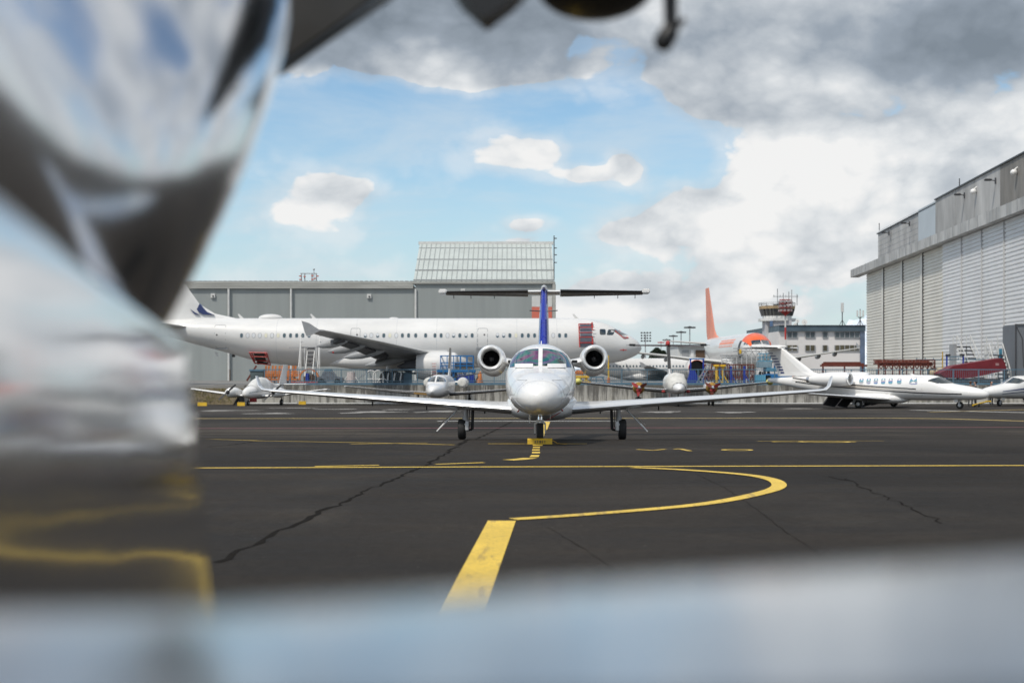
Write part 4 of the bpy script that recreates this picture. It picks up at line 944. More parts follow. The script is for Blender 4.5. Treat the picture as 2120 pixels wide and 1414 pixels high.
# ---------------------------------------------------------------- older jet in the middle left: straight wing, low tail, covered engines
C2 = [(0, .03, 1.12, 1.04), (.12, .17, 1.26, .90), (.5, .36, 1.42, .74), (1.2, .55, 1.56, .64), (2.1, .68, 1.70, .60), (2.7, .74, 1.98, .58), (3.3, .78, 2.16, .57), (4.2, .80, 2.22, .56), (8.5, .80, 2.22, .56), (11, .55, 2.15, .95), (13.5, .10, 1.9, 1.6)]
yy = 99.5; c2 = empty('business_jet', (X(900, yy), yy, gz(yy)), math.radians(-3.0), 'small older white business jet with straight black-edged wings and covered engines under the airliner', 'business jet')
f2 = Fus(C2, 2.1, -1.8); f2.mesh(MB(), 60, 36).build('fuselage', 'white', c2, 60)
for sg in (-1, 1):
    g = MB(); V = []
    for i in range(13):
        x = .05+.60*i/12; zu = 1.72+(2.10-1.72)*(1-(x/.68)**2.2)**.5; zl = min(1.72+.02*i/12, zu-.004)
        for j in range(6): V.append(f2.front(sg*x, zl+(zu-zl)*j/5, .012, 1.5, 4.4))
    g.add(V, [(i*6+j, (i+1)*6+j, (i+1)*6+j+1, i*6+j+1) for i in range(12) for j in range(5)]); g.build('windscreen', 'glass', c2, 60)
    g, le = MB(), MB(); wing(g, [(sg*.6, 4.4, .78, 2.1, .14), (sg*3.5, 4.75, .98, 1.7, .13), (sg*7.2, 5.3, 1.34, 1.05, .11)], tilt=.03, le=le)
    wg = g.build('wing', 'white', c2, 40); le.build('deice_boot', 'boot', wg, 50); MB().ell((sg*7.25, 5.9, 1.35), (.10, .62, .06), 12, 8).build('wingtip', 'white', wg)
    if sg < 0: MB().beam((-.95, 4.34, .80), (-2.0, 4.47, .88), .12, .13).build('landing_light_strip', 'gold', wg)
    jet_nacelle(c2, (sg*1.28, 7.2, 1.62), .40, 2.6, .27, cover='cloth')
    MB().loft([[(sg*xx, 7.8+u*1.4, 1.65+v*1.4) for u, v in AF] for xx in (.5, 1.1)]).build('pylon', 'white', c2, 40)
    g, le = MB(), MB(); wing(g, [(sg*.1, 10.9, 1.98, 1.2, .1), (sg*2.9, 11.6, 2.42, .65, .09)], tilt=.04, le=le); tp = g.build('tailplane', 'white', c2, 40); le.build('deice_boot', 'boot', tp, 50)
    MB().bbox(sg*2.9-.08, sg*2.9+.22 if sg > 0 else sg*2.9+.08, 11.5, 12.3, 2.38, 2.52, .02).build('tip', 'white_dull', tp)
    MB().tube((sg*1.9, 6.3, .85), (sg*1.92, 6.3, .3), .07).build('main_strut', 'dark', c2); wheel(c2, sg*1.92, 6.4, .27, .27, .2)
g, le = MB(), MB(); rings = [[(v*1.3*c_/2, y_+u*c_, z) for u, v in AF] for y_, z, c_ in ((9.4, 2.0, 2.6), (10.4, 2.7, 1.8), (11.4, 4.25, 1.15))]
g.loft(rings); fo = g.build('fin', 'white', c2, 40); MB().beam((0, 10.36, 2.74), (0, 11.36, 4.27), .14, .10).build('deice_boot', 'boot', fo)
MB().tube((0, .05, .75), (0, 0, .3), .05).build('nose_strut', 'silver', c2); wheel(c2, 0, 0, .22, .22, .14)

# ---------------------------------------------------------------- propeller T-tail on the right of the big jet, in covers
KA = [(0, .05, 1.28, 1.18), (.15, .18, 1.42, 1.05), (.8, .40, 1.62, .92), (1.8, .58, 1.80, .86), (2.5, .66, 2.02, .84), (3.1, .70, 2.28, .83), (4, .70, 2.34, .83), (7.5, .70, 2.34, .85), (10, .4, 2.25, 1.3), (12, .1, 2.1, 1.75)]
yy = 99.5; M['brownochre'] = mat('brown_ochre_cover', (.36, .20, .03), .8, 0, .6, 7); ka = empty('propeller_plane', (X(1404, yy), yy, gz(yy)), math.radians(-2.5), 'white twin propeller plane with red-topped T-tail, wrapped engines and a cockpit cover', 'propeller plane')
fk = Fus(KA, 2.1, -1.6); fk.mesh(MB(), 60, 36).build('fuselage', 'white', ka, 60)
g = MB(); rings = []
for t in (.95, 1.3, 1.8, 2.3, 2.8, 3.3, 3.9, 4.4):
    rings.append([fk.pt(t, -1.9+3.8*k/20, .035+.02*math.sin(k*2.1+t*3)) for k in range(21)])
g.loft(rings, cap=False, closed=False); g.build('cockpit_cover', 'cloth', ka, 70)
for sg in (-1, 1):
    g, le = MB(), MB(); wing(g, [(sg*.6, 3.4, 1.02, 2.2, .15), (sg*2.4, 3.5, 1.16, 1.9, .14), (sg*6.9, 4.0, 1.66, 1.1, .12)], tilt=.035, le=le); wg = g.build('wing', 'white', ka, 40); le.build('deice_boot', 'boot', wg, 50)
    MB().ell((sg*6.98, 4.4, 1.72), (.28, .55, .25), 14, 10).build('wingtip_cover', 'yellowcloth' if 'yellowcloth' in M else M.setdefault('yellowcloth', mat('pale_yellow_cover', (.62, .58, .16), .8, 0, .2, 4)), wg)
    nc = MB().lathe([(0, .16), (.15, .27), (.5, .36), (1.4, .40), (3.2, .38), (4.6, .12)], (sg*2.62, 2.4, 1.30), (0, 1, 0), 24).build('nacelle', 'white', ka, 60)
    MB().lathe([(-.10, .20), (.02, .34), (.35, .41), (.62, .43), (.66, .40)], (sg*2.62, 2.4, 1.26), (0, 1, 0), 20, cap=False).build('nacelle_cover', 'brownochre', nc, 60)
    MB().ell((sg*2.62, 2.28, 1.12), (.22, .12, .17), 14, 8).build('intake_cover', 'redflag', nc)
    MB().lathe([(-.42, .02), (-.35, .09), (-.15, .16), (0, .17)], (sg*2.62, 2.35, 1.30), (0, 1, 0), 18).build('spinner', 'chrome', nc, 60)
    for a in (28, 148, 262):                                   # blades tied back inside covers
        a = math.radians(a); c = Vector((sg*2.62, 2.2, 1.30)); d = Vector((math.cos(a), 0, math.sin(a))); n_ = Vector((-math.sin(a), .0, math.cos(a)))
        g = MB(); R2 = []
        for r_, w_ in ((.12, .09), (.3, .13), (.45, .10), (.62, .05)): R2.append([tuple(c+d*r_+n_*w_+Vector((0, -.04, 0))), tuple(c+d*r_-n_*w_+Vector((0, .05, 0))), tuple(c+d*r_-n_*w_*.9+Vector((0, .10, 0))), tuple(c+d*r_+n_*w_*.9+Vector((0, .04, 0)))])
        g.loft(R2); g.build('blade', 'redflag' if sg*(a-1.6) < 0 else 'rust', nc)
    for x_ in (.88, ): MB().ell((sg*x_, 2.3, 1.02), (.14, .1, .11), 10, 8).build('inlet_plug', 'redflag', ka)
    MB().beam((sg*.55, 1.3, .95), (sg*.5, 1.32, .55), .05, .02).build('red_streamer', 'redflag', ka)
    MB().tube((sg*2.62, 3.6, 1.1), (sg*2.62, 3.7, .3), .09).build('main_strut', 'dark', ka)
    for d in (-.14, .14): wheel(ka, sg*2.62+d, 3.75, .29, .29, .16)
    g, le = MB(), MB(); wing(g, [(sg*.1, 10.5, 4.48, 1.35, .1), (sg*2.65, 10.85, 4.50, .85, .09)], tilt=.05, le=le); tp = g.build('tailplane', M.setdefault('redwhite', mat('red_tail_paint', (.28, .05, .045), .4)), ka, 40); le.build('deice_boot', 'boot', tp, 50)
    MB().beam((sg*2.55, 10.8, 4.50), (sg*2.95, 11.0, 4.52), .16, .18).build('tip_cover', 'black', tp); MB().tube((sg*2.9, 11.0, 4.51), (sg*3.25, 11.1, 4.51), .03, .01).build('tip_spike', 'dark', tp)
g = MB(); g.loft([[(v*1.5*c_/2, y_+u*c_, z) for u, v in AF] for y_, z, c_ in ((8.3, 2.1, 3.3), (9.2, 2.7, 2.4), (10.5, 4.5, 1.5))]); fo = g.build('fin', 'white', ka, 40)
MB().beam((0, 9.18, 2.72), (0, 10.44, 4.46), .24, .12).build('deice_boot', 'boot', fo); MB().ell((0, 11.0, 4.62), (.18, .9, .24), 14, 10).build('fin_top', 'red', fo)
MB().tube((0, .0, .95), (0, -.05, .25), .05).build('nose_strut', 'dark', ka); wheel(ka, 0, 0, .22, .22, .14)

# ---------------------------------------------------------------- light twin at the far left
yy = 104.0; lt = empty('light_aircraft', (X(513, yy), yy, gz(yy)), math.radians(-13), 'small white twin propeller plane with green nose line behind the near jet left wingtip', 'propeller plane')
fl = Fus([(0, .10, 1.15, .80, .92), (.15, .28, 1.30, .70, .92), (.7, .48, 1.48, .58, .95), (1.3, .56, 1.62, .52, 1.0), (2.0, .60, 2.02, .50, 1.1), (2.6, .62, 2.20, .50, 1.1), (3.6, .60, 2.22, .52, 1.1), (5.5, .35, 1.8, .75, 1.2), (8, .08, 1.5, 1.2, 1.35)], 2.1, -.6); bd = fl.mesh(MB(), 50, 32).build('fuselage', 'white', lt, 60)
g = MB()
for sg in (-1, 1): stripe(fl, g, lambda t: 1.02+.07*t, .035, .2, 3.5, sg)
g.build('side_stripe', M.setdefault('green', mat('dark_green', (.02, .08, .06), .4)), bd)
g = MB(); rings = [[fl.pt(t, -1.5+3.0*k/16, .03) for k in range(17)] for t in (1.2, 1.6, 2.1, 2.7, 3.4)]; g.loft(rings, cap=False, closed=False); g.build('canopy_cover', 'white_dull', lt, 70)
for sg in (-1, 1):
    g = MB(); wing(g, [(sg*.5, 1.6, .72, 1.7, .14), (sg*2.0, 1.8, .80, 1.5, .13), (sg*5.9, 2.0, 1.28, 1.1, .12)], tilt=.02); wg = g.build('wing', 'white', lt, 40)
    MB().beam((sg*2.6, 1.78, .84), (sg*5.6, 1.95, 1.22), .07, .07).build('deice_boot', 'boot', wg)
    nc = MB().lathe([(0, .18), (.1, .30), (.5, .40), (1.3, .42), (2.6, .2)], (sg*(1.95+gx), .55, 1.02), (0, 1, 0), 22).build('nacelle', 'white', lt, 60)
    MB().lathe([(-.32, .02), (-.2, .10), (0, .17)], (sg*(1.95+gx), .55, 1.05), (0, 1, 0), 16).build('spinner', 'dark', nc, 60)
    g = MB()
    for a in (40, 220):
        a = math.radians(a); c = Vector((sg*(1.95+gx), .42, 1.05)); d = Vector((math.cos(a), 0, math.sin(a))); g.loft([[tuple(c+d*r_+Vector((-math.sin(a)*w_, -.02, math.cos(a)*w_))), tuple(c+d*r_-Vector((-math.sin(a)*w_, -.02, math.cos(a)*w_))), tuple(c+d*r_+Vector((0, .04, 0)))] for r_, w_ in ((.1, .05), (.5, .08), (.95, .05))])
    g.build('propeller', 'dark', nc); MB().tube((sg*1.9, 2.3, .75), (sg*1.9, 2.35, .25), .05).build('main_strut', 'dark', lt); wheel(lt, sg*1.9, 2.35, .24, .24, .17)
g = MB(); g.loft([[(v*1.3*c_/2, y_+u*c_, z) for u, v in AF] for y_, z, c_ in ((6.3, 1.5, 1.7), (7.4, 3.3, .9))]); g.build('fin', 'white', lt, 40)
for sg in (-1, 1): MB().loft([[(sg*x_, y_+u*c_, z+v*c_) for u, v in AF] for x_, y_, z, c_ in ((0, 7.0, 1.62, .95), (2.1, 7.2, 1.66, .65))]).build('tailplane', 'white', lt, 40)
MB().tube((0, .15, .65), (0, .1, .25), .05).build('nose_strut', 'dark', lt); wheel(lt, 0, .1, .2, .2, .14)
MB().bbox(-.05, .55, .45, .55, .28, .58, .02).build('warning_tag', 'redflag', lt)
lt.scale = (.92, .92, .92)
for px, y_, lb in ((369+350*0+52, 102.5, 'yellow chock at the left end near the propeller plane'), (499.5, 103.0, 'yellow chock under the nose of the small twin propeller plane'), (626, 109, 'yellow chock block lying alone before the concrete wall')):
    if px == 421: px = 419
    q = empty('wheel_chock', (X(px, y_), y_, gz(y_)), 0, lb, 'chock', 'yellow wheel chocks'); w_ = .33 if px == 419 else .27
    MB().prism([(-.10, .004), (.10, .004), (.08, .26), (-.08, .26)], -w_, w_, 'x').build('block', 'yellow', q); MB().tube((-w_, 0, .15), (-w_-.12, 0, .12), .02).build('handle', 'dark', q)

M['palejoint'] = mat('pale_joint', (.50, .51, .52), .5)
# ================================================================== airliners
def airliner(name, loc, rz, label, L=44.5, R=2.0, wz=0, sc=1.0, body='white_old', fincol='white_old', nosecol=None, cam_side=-1, near_flaps=True, windows=None, wroot=16.0, eng='white_old', gear=True):
    q = empty(name, loc, rz, label, 'airliner'); q.scale = (sc, sc, sc)
    zb = 1.53; D = 4.14; zt = zb+D; zc = zb+D/2
    f = Fus([(0, .06, zc-.42, zc-.58), (.25, .50, zc+.02, zc-.95), (.9, .98, zc+.50, zc-1.32), (1.9, 1.40, zc+.98, zc-1.66), (2.7, 1.60, zc+1.45, zc-1.80), (3.6, 1.78, zc+1.78, zc-1.92), (5.0, 1.93, zc+2.02, zc-2.02), (6.5, 1.975, zt, zb), (L-16, 1.975, zt, zb), (L-12.5, 1.93, zt, zb+.30), (L-8, 1.55, zt-.02, zb+1.45), (L-4, .98, zt-.12, zb+2.5), (L-1.5, .5, zt-.35, zb+3.15), (L, .15, zt-.7, zb+3.5)], 2.0)
    bd = f.mesh(MB(), 110, 56, 1.25).build('fuselage', body, q, 60)
    if nosecol:
        g = MB(); rings = []
        for k in range(16):
            t = 1.95+2.9*k/15; lim = 1.02-.0*k; rings.append([f.pt(t, -lim+2*lim*j/20, .012) for j in range(21)])
        g.loft(rings, cap=False, closed=False); g.build('painted_crown', nosecol, bd, 70)
    for k in range(1, 9):                                     # skin joints
        t = 3.9+k*(L-14)/9; MB().loft([[f.pt(t+dt, 2*PI*(j+.5)/40, .004) for j in range(40)] for dt in (0, .035)], cap=False).build('skin_joint', 'palejoint', bd, 60)
    # belly fairing
    Fus([(wroot-2.5, .3, zb+.5, zb+.02), (wroot-.5, 1.75, zb+1.3, zb-.32), (wroot+3, 2.25, zb+1.45, zb-.42), (wroot+7, 2.2, zb+1.4, zb-.40), (wroot+10, 1.3, zb+.9, zb-.05), (wroot+11.5, .3, zb+.5, zb+.15)], 2.6).mesh(MB(), 26, 32, 1).build('belly_fairing', body, q, 60)
    for sg in (-1, 1):
        # cockpit glazing
        for t, z, w_, h_, ln in ((3.42, zc+.86, .52, .50, .0), (2.72, zc+.84, .60, .50, -.35)):
            pill(f, MB(), t, z, w_, h_, sg, .012, 16, 5, lean=ln).build('cockpit_window', 'glass', q, 60)
        g = MB(); V = []
        for i in range(9):
            x = .05+.98*i/8
            for j in range(5): V.append(f.front(sg*x, zc+.66-.06*i/8+(.52-.05*i/8)*j/4, .012, .6, 4.2))
        g.add(V, [(i*5+j, (i+1)*5+j, (i+1)*5+j+1, i*5+j+1) for i in range(8) for j in range(4)]); g.build('windscreen', 'glass', q, 60)
        # wing
        g, le = MB(), MB()
        wing(g, [(sg*1.5, wroot-.5, zb+.55, 7.2, .125, 0, 1), (sg*2.4, wroot, zb+.72, 6.3, .12, 0, 1), (sg*6.3, wroot+2.15, zb+1.20, 3.9, .11, 0, 1), (sg*11.5, wroot+5.2, zb+1.88, 2.7, .10, 0, 1), (sg*16.9, wroot+8.9, zb+2.60, 1.6, .09, 0, 1)], tilt=.035, le=le)
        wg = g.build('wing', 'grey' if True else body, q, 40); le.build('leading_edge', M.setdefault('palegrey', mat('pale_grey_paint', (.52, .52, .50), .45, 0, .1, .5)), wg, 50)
        g = MB(); x_ = sg*16.95; y_ = wroot+8.9; z_ = zb+2.60
        g.prism([(y_+.35, z_), (y_+1.2, z_+.55), (y_+1.75, z_+.72), (y_+1.55, z_-.0), (y_+1.4, z_-.40), (y_+1.1, z_-.38)], x_-.04, x_+.04, 'x'); g.build('wingtip_fence', 'grey', wg)
        for (x1, c1, z1, ln) in ((4.0, 5.6, 0, 3.6), (8.4, 3.6, 0, 3.4), (11.2, 2.9, 0, 3.0), (13.6, 2.4, 0, 2.4)):
            k = (x1-2.4)/14.5; ys = wroot+.0+k*8.3+c1*.50; zz = zb+.72+k*1.88-.30
            R_ = []
            for u, rr_ in ((0, .02), (.12, .13), (.3, .22), (.55, .25), (.8, .18), (1, .02)):
                dz_ = -.26*u*ln*.6*(1 if near_flaps else .3); R_.append([(sg*x1+rr_*.8*math.cos(2*PI*j/12), ys+u*ln, zz+dz_+rr_*math.sin(2*PI*j/12)*1.3) for j in range(12)])
            MB().loft(R_).build('flap_fairing', 'grey', wg, 60)
        if near_flaps:                                       # drooped flaps
            for x1, x2 in ((2.6, 6.2), (6.5, 10.9), (11.2, 14.2)):
                vs = []
                for xx in (x1, x2):
                    k = (xx-2.4)/14.5; ch = 6.3-2.4*min(1, (xx-2.4)/3.9)-(2.3*max(0, (xx-6.3)/10.6)); ye = wroot+k*8.3*.98+ch*.93-(.6 if xx > 6 else 0); zz = zb+.72+k*1.88-.22; fl_ = .9 if xx < 7 else .65
                    vs.append([(sg*xx, ye, zz), (sg*xx, ye+fl_, zz-fl_*.45), (sg*xx, ye+fl_-.04, zz-fl_*.45-.06), (sg*xx, ye-.08, zz-.14)])
                MB().loft(vs).build('flap', 'dark', wg, 20)
        # engine
        ne = MB().lathe([(0, .98), (-.0, 1.03), (.18, 1.14), (.8, 1.21), (1.9, 1.20), (2.9, 1.06), (3.3, .98), (3.25, .90), (2.6, .9)], (sg*5.75, wroot-.4, zb-.02), (0, 1, 0), 40, cap=False).build('engine', eng, q, 60)
        MB().lathe([(0, .98), (-.06, 1.0), (-.0, 1.03)], (sg*5.75, wroot-.41, zb-.02), (0, 1, 0), 40, cap=False).build('intake_lip', 'orange' if nosecol else 'alu', ne, 60)
        MB().lathe([(0, .98), (.5, .92), (.8, .9), (.82, .02)], (sg*5.75, wroot-.4, zb-.02), (0, 1, 0), 36, cap=False).build('intake', 'black', ne, 60)
        MB().lathe([(2.6, .78), (3.6, .62), (4.3, .45), (4.3, .3), (4.9, .05)], (sg*5.75, wroot-.4, zb-.02), (0, 1, 0), 28).build('core_nozzle', 'dark', ne, 60)
        MB().loft([[(sg*5.75+v*1.1*2, wroot+.4+u*4.6, z) for u, v in AF] for z in (zb+1.0, zb+1.32)]).build('pylon', body, ne, 40)
        # tail
        g = MB(); wing(g, [(sg*.4, L-6.2, zt-.85, 3.6, .1), (sg*6.2, L-2.7, zt-.30, 1.5, .09)]); g.build('tailplane', 'palegrey', q, 40)
        if gear:
            MB().tube((sg*3.8, wroot+5.4, zb+.3), (sg*3.8, wroot+5.5, .5), .16).build('main_strut', 'silver', q)
            for d in (-.46, .46): wheel(q, sg*3.8+d, wroot+5.5, .58, .58, .40)
    if gear:
        MB().tube((0, 5.0, zb+.2), (0, 5.0, .4), .11).build('nose_strut', 'silver', q)
        for d in (-.25, .25): wheel(q, d, 5.0, .38, .38, .22)
    g = MB(); FR = [[(v*1.1*c_/2.0, y_+u*c_, z) for u, v in AF] for y_, z, c_ in ((L-10.4, zt-.15, 9.0), (L-7.9, zt+.40, 7.0), (L-6.6, zt+1.2, 6.0), (L-2.4, zt+7.0, 2.6))]
    g.loft(FR); fo = g.build('fin', fincol, q, 40)
    return q, f, bd, fo
DA = 122.0
a1, fa, abd, afin = airliner('airliner', (X(1328, DA), DA, UP), PI/2, 'long all-white airliner parked side-on behind the blue railing, with doors and hatches open')
sg = -1                                                      # side that faces the apron
zc_ = 1.53+2.07
def st(px): return (1328-px)/(F/(DA-1.95))                    # station from the nose for a photo column
def hz_(py): return Z(py, DA-1.95)-UP
pat = 'dssssysddddh'
cols = [495+12.75*k for k in range(12)]; kinds = list('dswwywydddd')+['h']
zoom3 = [275, 342, 410, 478, 545, 615, 682, 750, 828, 937, 1040, 1107, 1177, 1244, 1312, 1380, 1448]; cols += [700+v/5.3 for v in zoom3]; kinds += list('hwhdywddddddwhdhd')
cols += [1025.6, 1038.4, 1051.2, 1064, 1076.8, 1089.6, 1102.4, 1115.2, 1128, 1141, 1154, 1167]; kinds += list('hhdydddddwdd')
for px, k in zip(cols, kinds):
    z = hz_(694.5); t = st(px)
    fr = frame_strip(fa, MB(), t, z, .24, .36, sg, .035, .006, .10).build('window', 'grey' if k in 'ws' else 'silver', a1, 60)
    if k == 'h':
        pill(fa, MB(), t, z, .24, .36, sg, .010).build('pane', 'winpane', fr, 60); pill(fa, MB(), t, z+.06, .22, .22, sg, .014).build('shade', 'shade', fr, 60)
    else: pill(fa, MB(), t, z, .24, .36, sg, .010).build('pane', {'d': 'winpane', 's': 'shade', 'w': 'shade', 'y': 'shadey'}[k], fr, 60)
def door(p0, p1, y0, y1, name='door', m='grey', handle=True, sill=True):
    t = (st(p0)+st(p1))/2; w_ = abs(st(p0)-st(p1)); z0, z1 = hz_(y1), hz_(y0); z = (z0+z1)/2
    d = frame_strip(fa, MB(), t, z, w_-.05, z1-z0-.05, sg, .045, .010, .12).build(name, m, a1, 60)
    if handle: pill(fa, MB(), t-w_*.18 if p0 > 600 else t+w_*.28, hz_(693), .14, .14, sg, .014).build('handle', 'dark', d, 60)
    if sill: MB().beam(fa.side(t-w_*.62, z0-.02, sg, .03), fa.side(t+w_*.62, z0-.02, sg, .03), .10, .14).build('sill', 'grey', d)
    return t, w_, z0, z1, d
door(437.5, 461, 672.5, 720.5); door(721.5, 741, 679.5, 711, sill=False); door(984.5, 1005, 679.5, 720)
# front door opening with red barrier
t = (st(1196)+st(1222))/2; g = MB()
def spatch(t0, t1, z0, z1, off, m, name, par, nz=8):
    g = MB(); V = []
    for i in range(3):
        for j in range(nz+1): V.append(fa.side(t0+(t1-t0)*i/2, z0+(z1-z0)*j/nz, sg, off))
    g.add(V, [(i*(nz+1)+j, (i+1)*(nz+1)+j, (i+1)*(nz+1)+j+1, i*(nz+1)+j+1) for i in range(2) for j in range(nz)]); return g.build(name, m, par, 60)
M['doorin'] = mat('dim_interior_sheet', (.135, .15, .19), .8, 0, .3, 3, stretch=(1, 1, 3))  # dimness inside the open doorway painted as a grey sheet
dd = spatch(st(1221.5), st(1197), hz_(718.5), hz_(671), .02, 'doorin', 'open_doorway', a1)
g = MB()
for py in (670.5, 678, 689, 698.5, 710): g.tube(fa.side(st(1194.5), hz_(py), sg, .28), fa.side(st(1223), hz_(py-.6), sg, .28), .045, n=6)
g.tube(fa.side(st(1194.5), hz_(670), sg, .3), fa.side(st(1195.5), hz_(719), sg, .3), .045, n=6)
g.tube(fa.side(st(1222.5), hz_(667), sg, .3), fa.side(st(1222.5), hz_(719), sg, .3), .075, n=6)
for py in (677, 683): g.tube(fa.side(st(1220), hz_(py), sg, .3), fa.side(st(1226.5), hz_(py), sg, .3), .03, n=6)
g.build('safety_barrier', 'red', dd)
# rear cargo hatch with red rails
dd = spatch(st(542), st(519), hz_(754), hz_(732), .03, 'black', 'cargo_hatch', a1)  # shade inside the open hatch put in as a black sheet
g = MB(); c_ = [(511, 729.5), (547, 730.5), (549, 755.5), (515, 751)]
for i in range(4): g.tube(fa.side(st(c_[i][0]), hz_(c_[i][1]), sg, .3), fa.side(st(c_[(i+1) % 4][0]), hz_(c_[(i+1) % 4][1]), sg, .3), .05, n=6)
for py in (738, 746): g.tube(fa.side(st(511.5), hz_(py), sg, .3), fa.side(st(548), hz_(py+1), sg, .3), .04, n=6)
for px in (516, 543.5): g.tube(fa.side(st(px), hz_(730), sg, .3), fa.side(st(px+1), hz_(753), sg, .3), .04, n=6)
g.build('safety_barrier', 'red', dd)
g = MB(); g.ell((0, st(548), 1.53+4.14+.02), (.55, 1.05, .34), 22, 10); g.build('antenna_dome', 'white_old', a1, 60)
g = MB(); g.ell((0, st(807), 1.53+4.14-.03), (.4, .42, .12), 16, 8); g.build('antenna_dome', 'white_old', a1, 60)
for px in (489, 641, 1193):
    MB().prism([(st(px)-.15, 5.62), (st(px)+.2, 5.62), (st(px)+.42, 6.02), (st(px)+.3, 6.05)], -.02, .02, 'x').build('blade_antenna', 'white_old', a1)
MB().prism([(st(437), 1.62+1.05), (st(430), 1.62+1.2), (st(433), 1.62+.85), (st(438), 1.62+.75)], -.03, .03, 'x').build('drain_mast', 'white_old', a1)
g = MB(); V = [fa.side(st(px), hz_(py), sg, .03) for px, py in ((1272, 684), (1280.5, 683), (1298, 698.5), (1288, 699.5), (1279, 692))]; g.add(V, [tuple(range(5))]); g.build('windscreen_cover', M.setdefault('covergrey', mat('grey_mesh_cover', (.30, .24, .25), .7, 0, .3, 6)), a1)
g = MB(); loop = [(1271, 684.5), (1281, 683), (1299, 699), (1289, 700), (1271, 684.5)]
for a, b in zip(loop, loop[1:]): g.tube(fa.side(st(a[0]), hz_(a[1]), sg, .05), fa.side(st(b[0]), hz_(b[1]), sg, .05), .035, n=5)
g.build('cover_edging', 'red', a1)
g = MB(); g.tube(fa.side(st(1281), hz_(724.5), sg, .02), fa.side(st(1294), hz_(724.5), sg, .02), .03, n=5); g.tube(fa.side(st(1287.5), hz_(722.5), sg, .02), fa.side(st(1287.5), hz_(726.5), sg, .02), .03, n=5); g.build('static_port_mark', 'red', a1)
g = MB(); pill(fa, g, st(470), hz_(736), .3, .25, sg, .012); g.build('service_panel', 'dark', a1)
# navy swoosh shapes on the fin
for pts in (((394, 641), (400, 629), (407, 637), (415, 646), (430, 652), (407, 651.7), (399, 647)), ((380, 640), (389, 646.5), (400, 652), (390, 651))):
    g = MB(); g.prism([(st(px), Z(py, DA)-UP) for px, py in pts], -.30, .30, 'x'); g.build('fin_emblem', 'navy', afin)
# bright gap strips under the flaps and red lamp on the fairing tip
wg_ = [o for o in a1.children if o.name.startswith('wing')]
MB().ell((-11.2, 15.5+5.05+1.45+3.0, 1.53+1.86-.30-.47), (.12, .16, .12), 10, 8).build('tip_marker', 'red', a1)

# orange-nosed airliner facing the apron
DB = 161.0; a2 = airliner('airliner', (X(1583, DB), DB, UP), math.radians(2.4), 'airliner facing the camera with orange crown above its cockpit and faded orange tail fin', L=37.5, fincol='salmon', nosecol='orange', near_flaps=False, wroot=11.8)
fb = a2[1]
for k in range(14): pill(fb, MB(), 7.0+1.07*k, 4.25, .46, .36, -1, .012).build('window', 'white_dull', a2[0], 60)
d = spatch.__globals__; g = MB(); V = []
for i in range(3):
    for j in range(7): V.append(fb.side(4.6+.9*i/2, 2.75+1.95*j/6, -1, .03))
g.add(V, [(i*7+j, (i+1)*7+j, (i+1)*7+j+1, i*7+j+1) for i in range(2) for j in range(6)]); g.build('open_doorway', 'dark', a2[0], 60)
# faded lettering band on the flank
g = MB(); rings = [[fb.side(t, z, -1, .014) for z in (4.1, 4.6, 5.0)] for t in [9+1.0*k for k in range(10)]]; g.loft(rings, cap=False, closed=False); g.build('faded_lettering', 'salmon', a2[0], 60)
# far white airliner seen beyond, broadside
a3 = airliner('airliner', (X(1560, 186), 186, UP-.9), math.radians(97), 'distant low white airliner with a row of small dark windows behind the railing', L=40, sc=.66, near_flaps=False, gear=False)
for k in range(46): pill(a3[1], MB(), 5.5+.66*k, 4.1, .32, .42, -1, .012, 8).build('window', 'winpane', a3[0], 60)
# ================================================================== equipment on the upper apron
def thing(name, px, D, label, cat, z=UP, rz=0, group=None): return empty(name, (X(px, D), D, z), rz, label, cat, group)
def W_(dpx, D): return dpx/F*D
def H_(py, D, z0=UP): return Z(py, D)-z0
def zig(g, x0, x1, y, z0, z1, n, w=.05):
    for k in range(n):
        a = x0+(x1-x0)*k/n; b = x0+(x1-x0)*(k+1)/n
        g.beam((a, y, z0 if k % 2 else z1), (b, y, z1 if k % 2 else z0), w)
D = 114.6
q = thing('equipment_bin', 534, D, 'dark grey-blue bin with slanted lid at the left end of the railing', 'bin')
MB().prism([(-.52, 0), (.42, 0), (.50, H_(768, D)), (-.55, H_(766.5, D))], -.4, .4).build('body', mat('bin_grey', (.09, .12, .125), .6, 0, .3, 2), q)
MB().bbox(-.62, .55, -.46, .46, H_(768, D)-.02, H_(766, D)+.06, .02).build('lid', 'steelblue', q)
q = thing('leaning_beam', 520, D+1.5, 'brown rusty beam leaning behind the grey bin', 'beam'); MB().beam((-.35, 0, .35), (.42, .1, H_(757, D)), .14).build('beam', 'rust', q)
q = thing('steel_rack', 582, 117, 'orange steel rack with posts and heavy crossbeams under the airliner tail', 'rack')
w2 = W_(31, 117)
for x in (-w2, -.55*w2, -.1*w2, .35*w2, .8*w2):
    for y in (-.7, .7): MB().beam((x, y, 0), (x+.12, y, H_(757, 117)), .13).build('post', 'orange_steel', q)
g = MB()
for y in (-.7, .7):
    for z, h in ((H_(786, 117), .16), (H_(776, 117), .26), (H_(770, 117), .12)): g.beam((-w2-.1, y, z), (w2+.2, y, z), .12, h)
zig(g, -w2, w2, -.75, H_(786, 117), H_(768, 117), 6, .08); g.build('crossbeams', 'orange_steel', q)
MB().bbox(-w2, w2*.9, -.5, .5, H_(781, 117), H_(774, 117), .04).build('load', 'ochre', q)
q = thing('access_stairs', 641, 116.5, 'tall white access stairs on a braced frame against the airliner rear fuselage', 'stairs')
D = 116.5; a, b = W_(-20, D), W_(19, D); zt, zm = H_(720, D), H_(745, D)
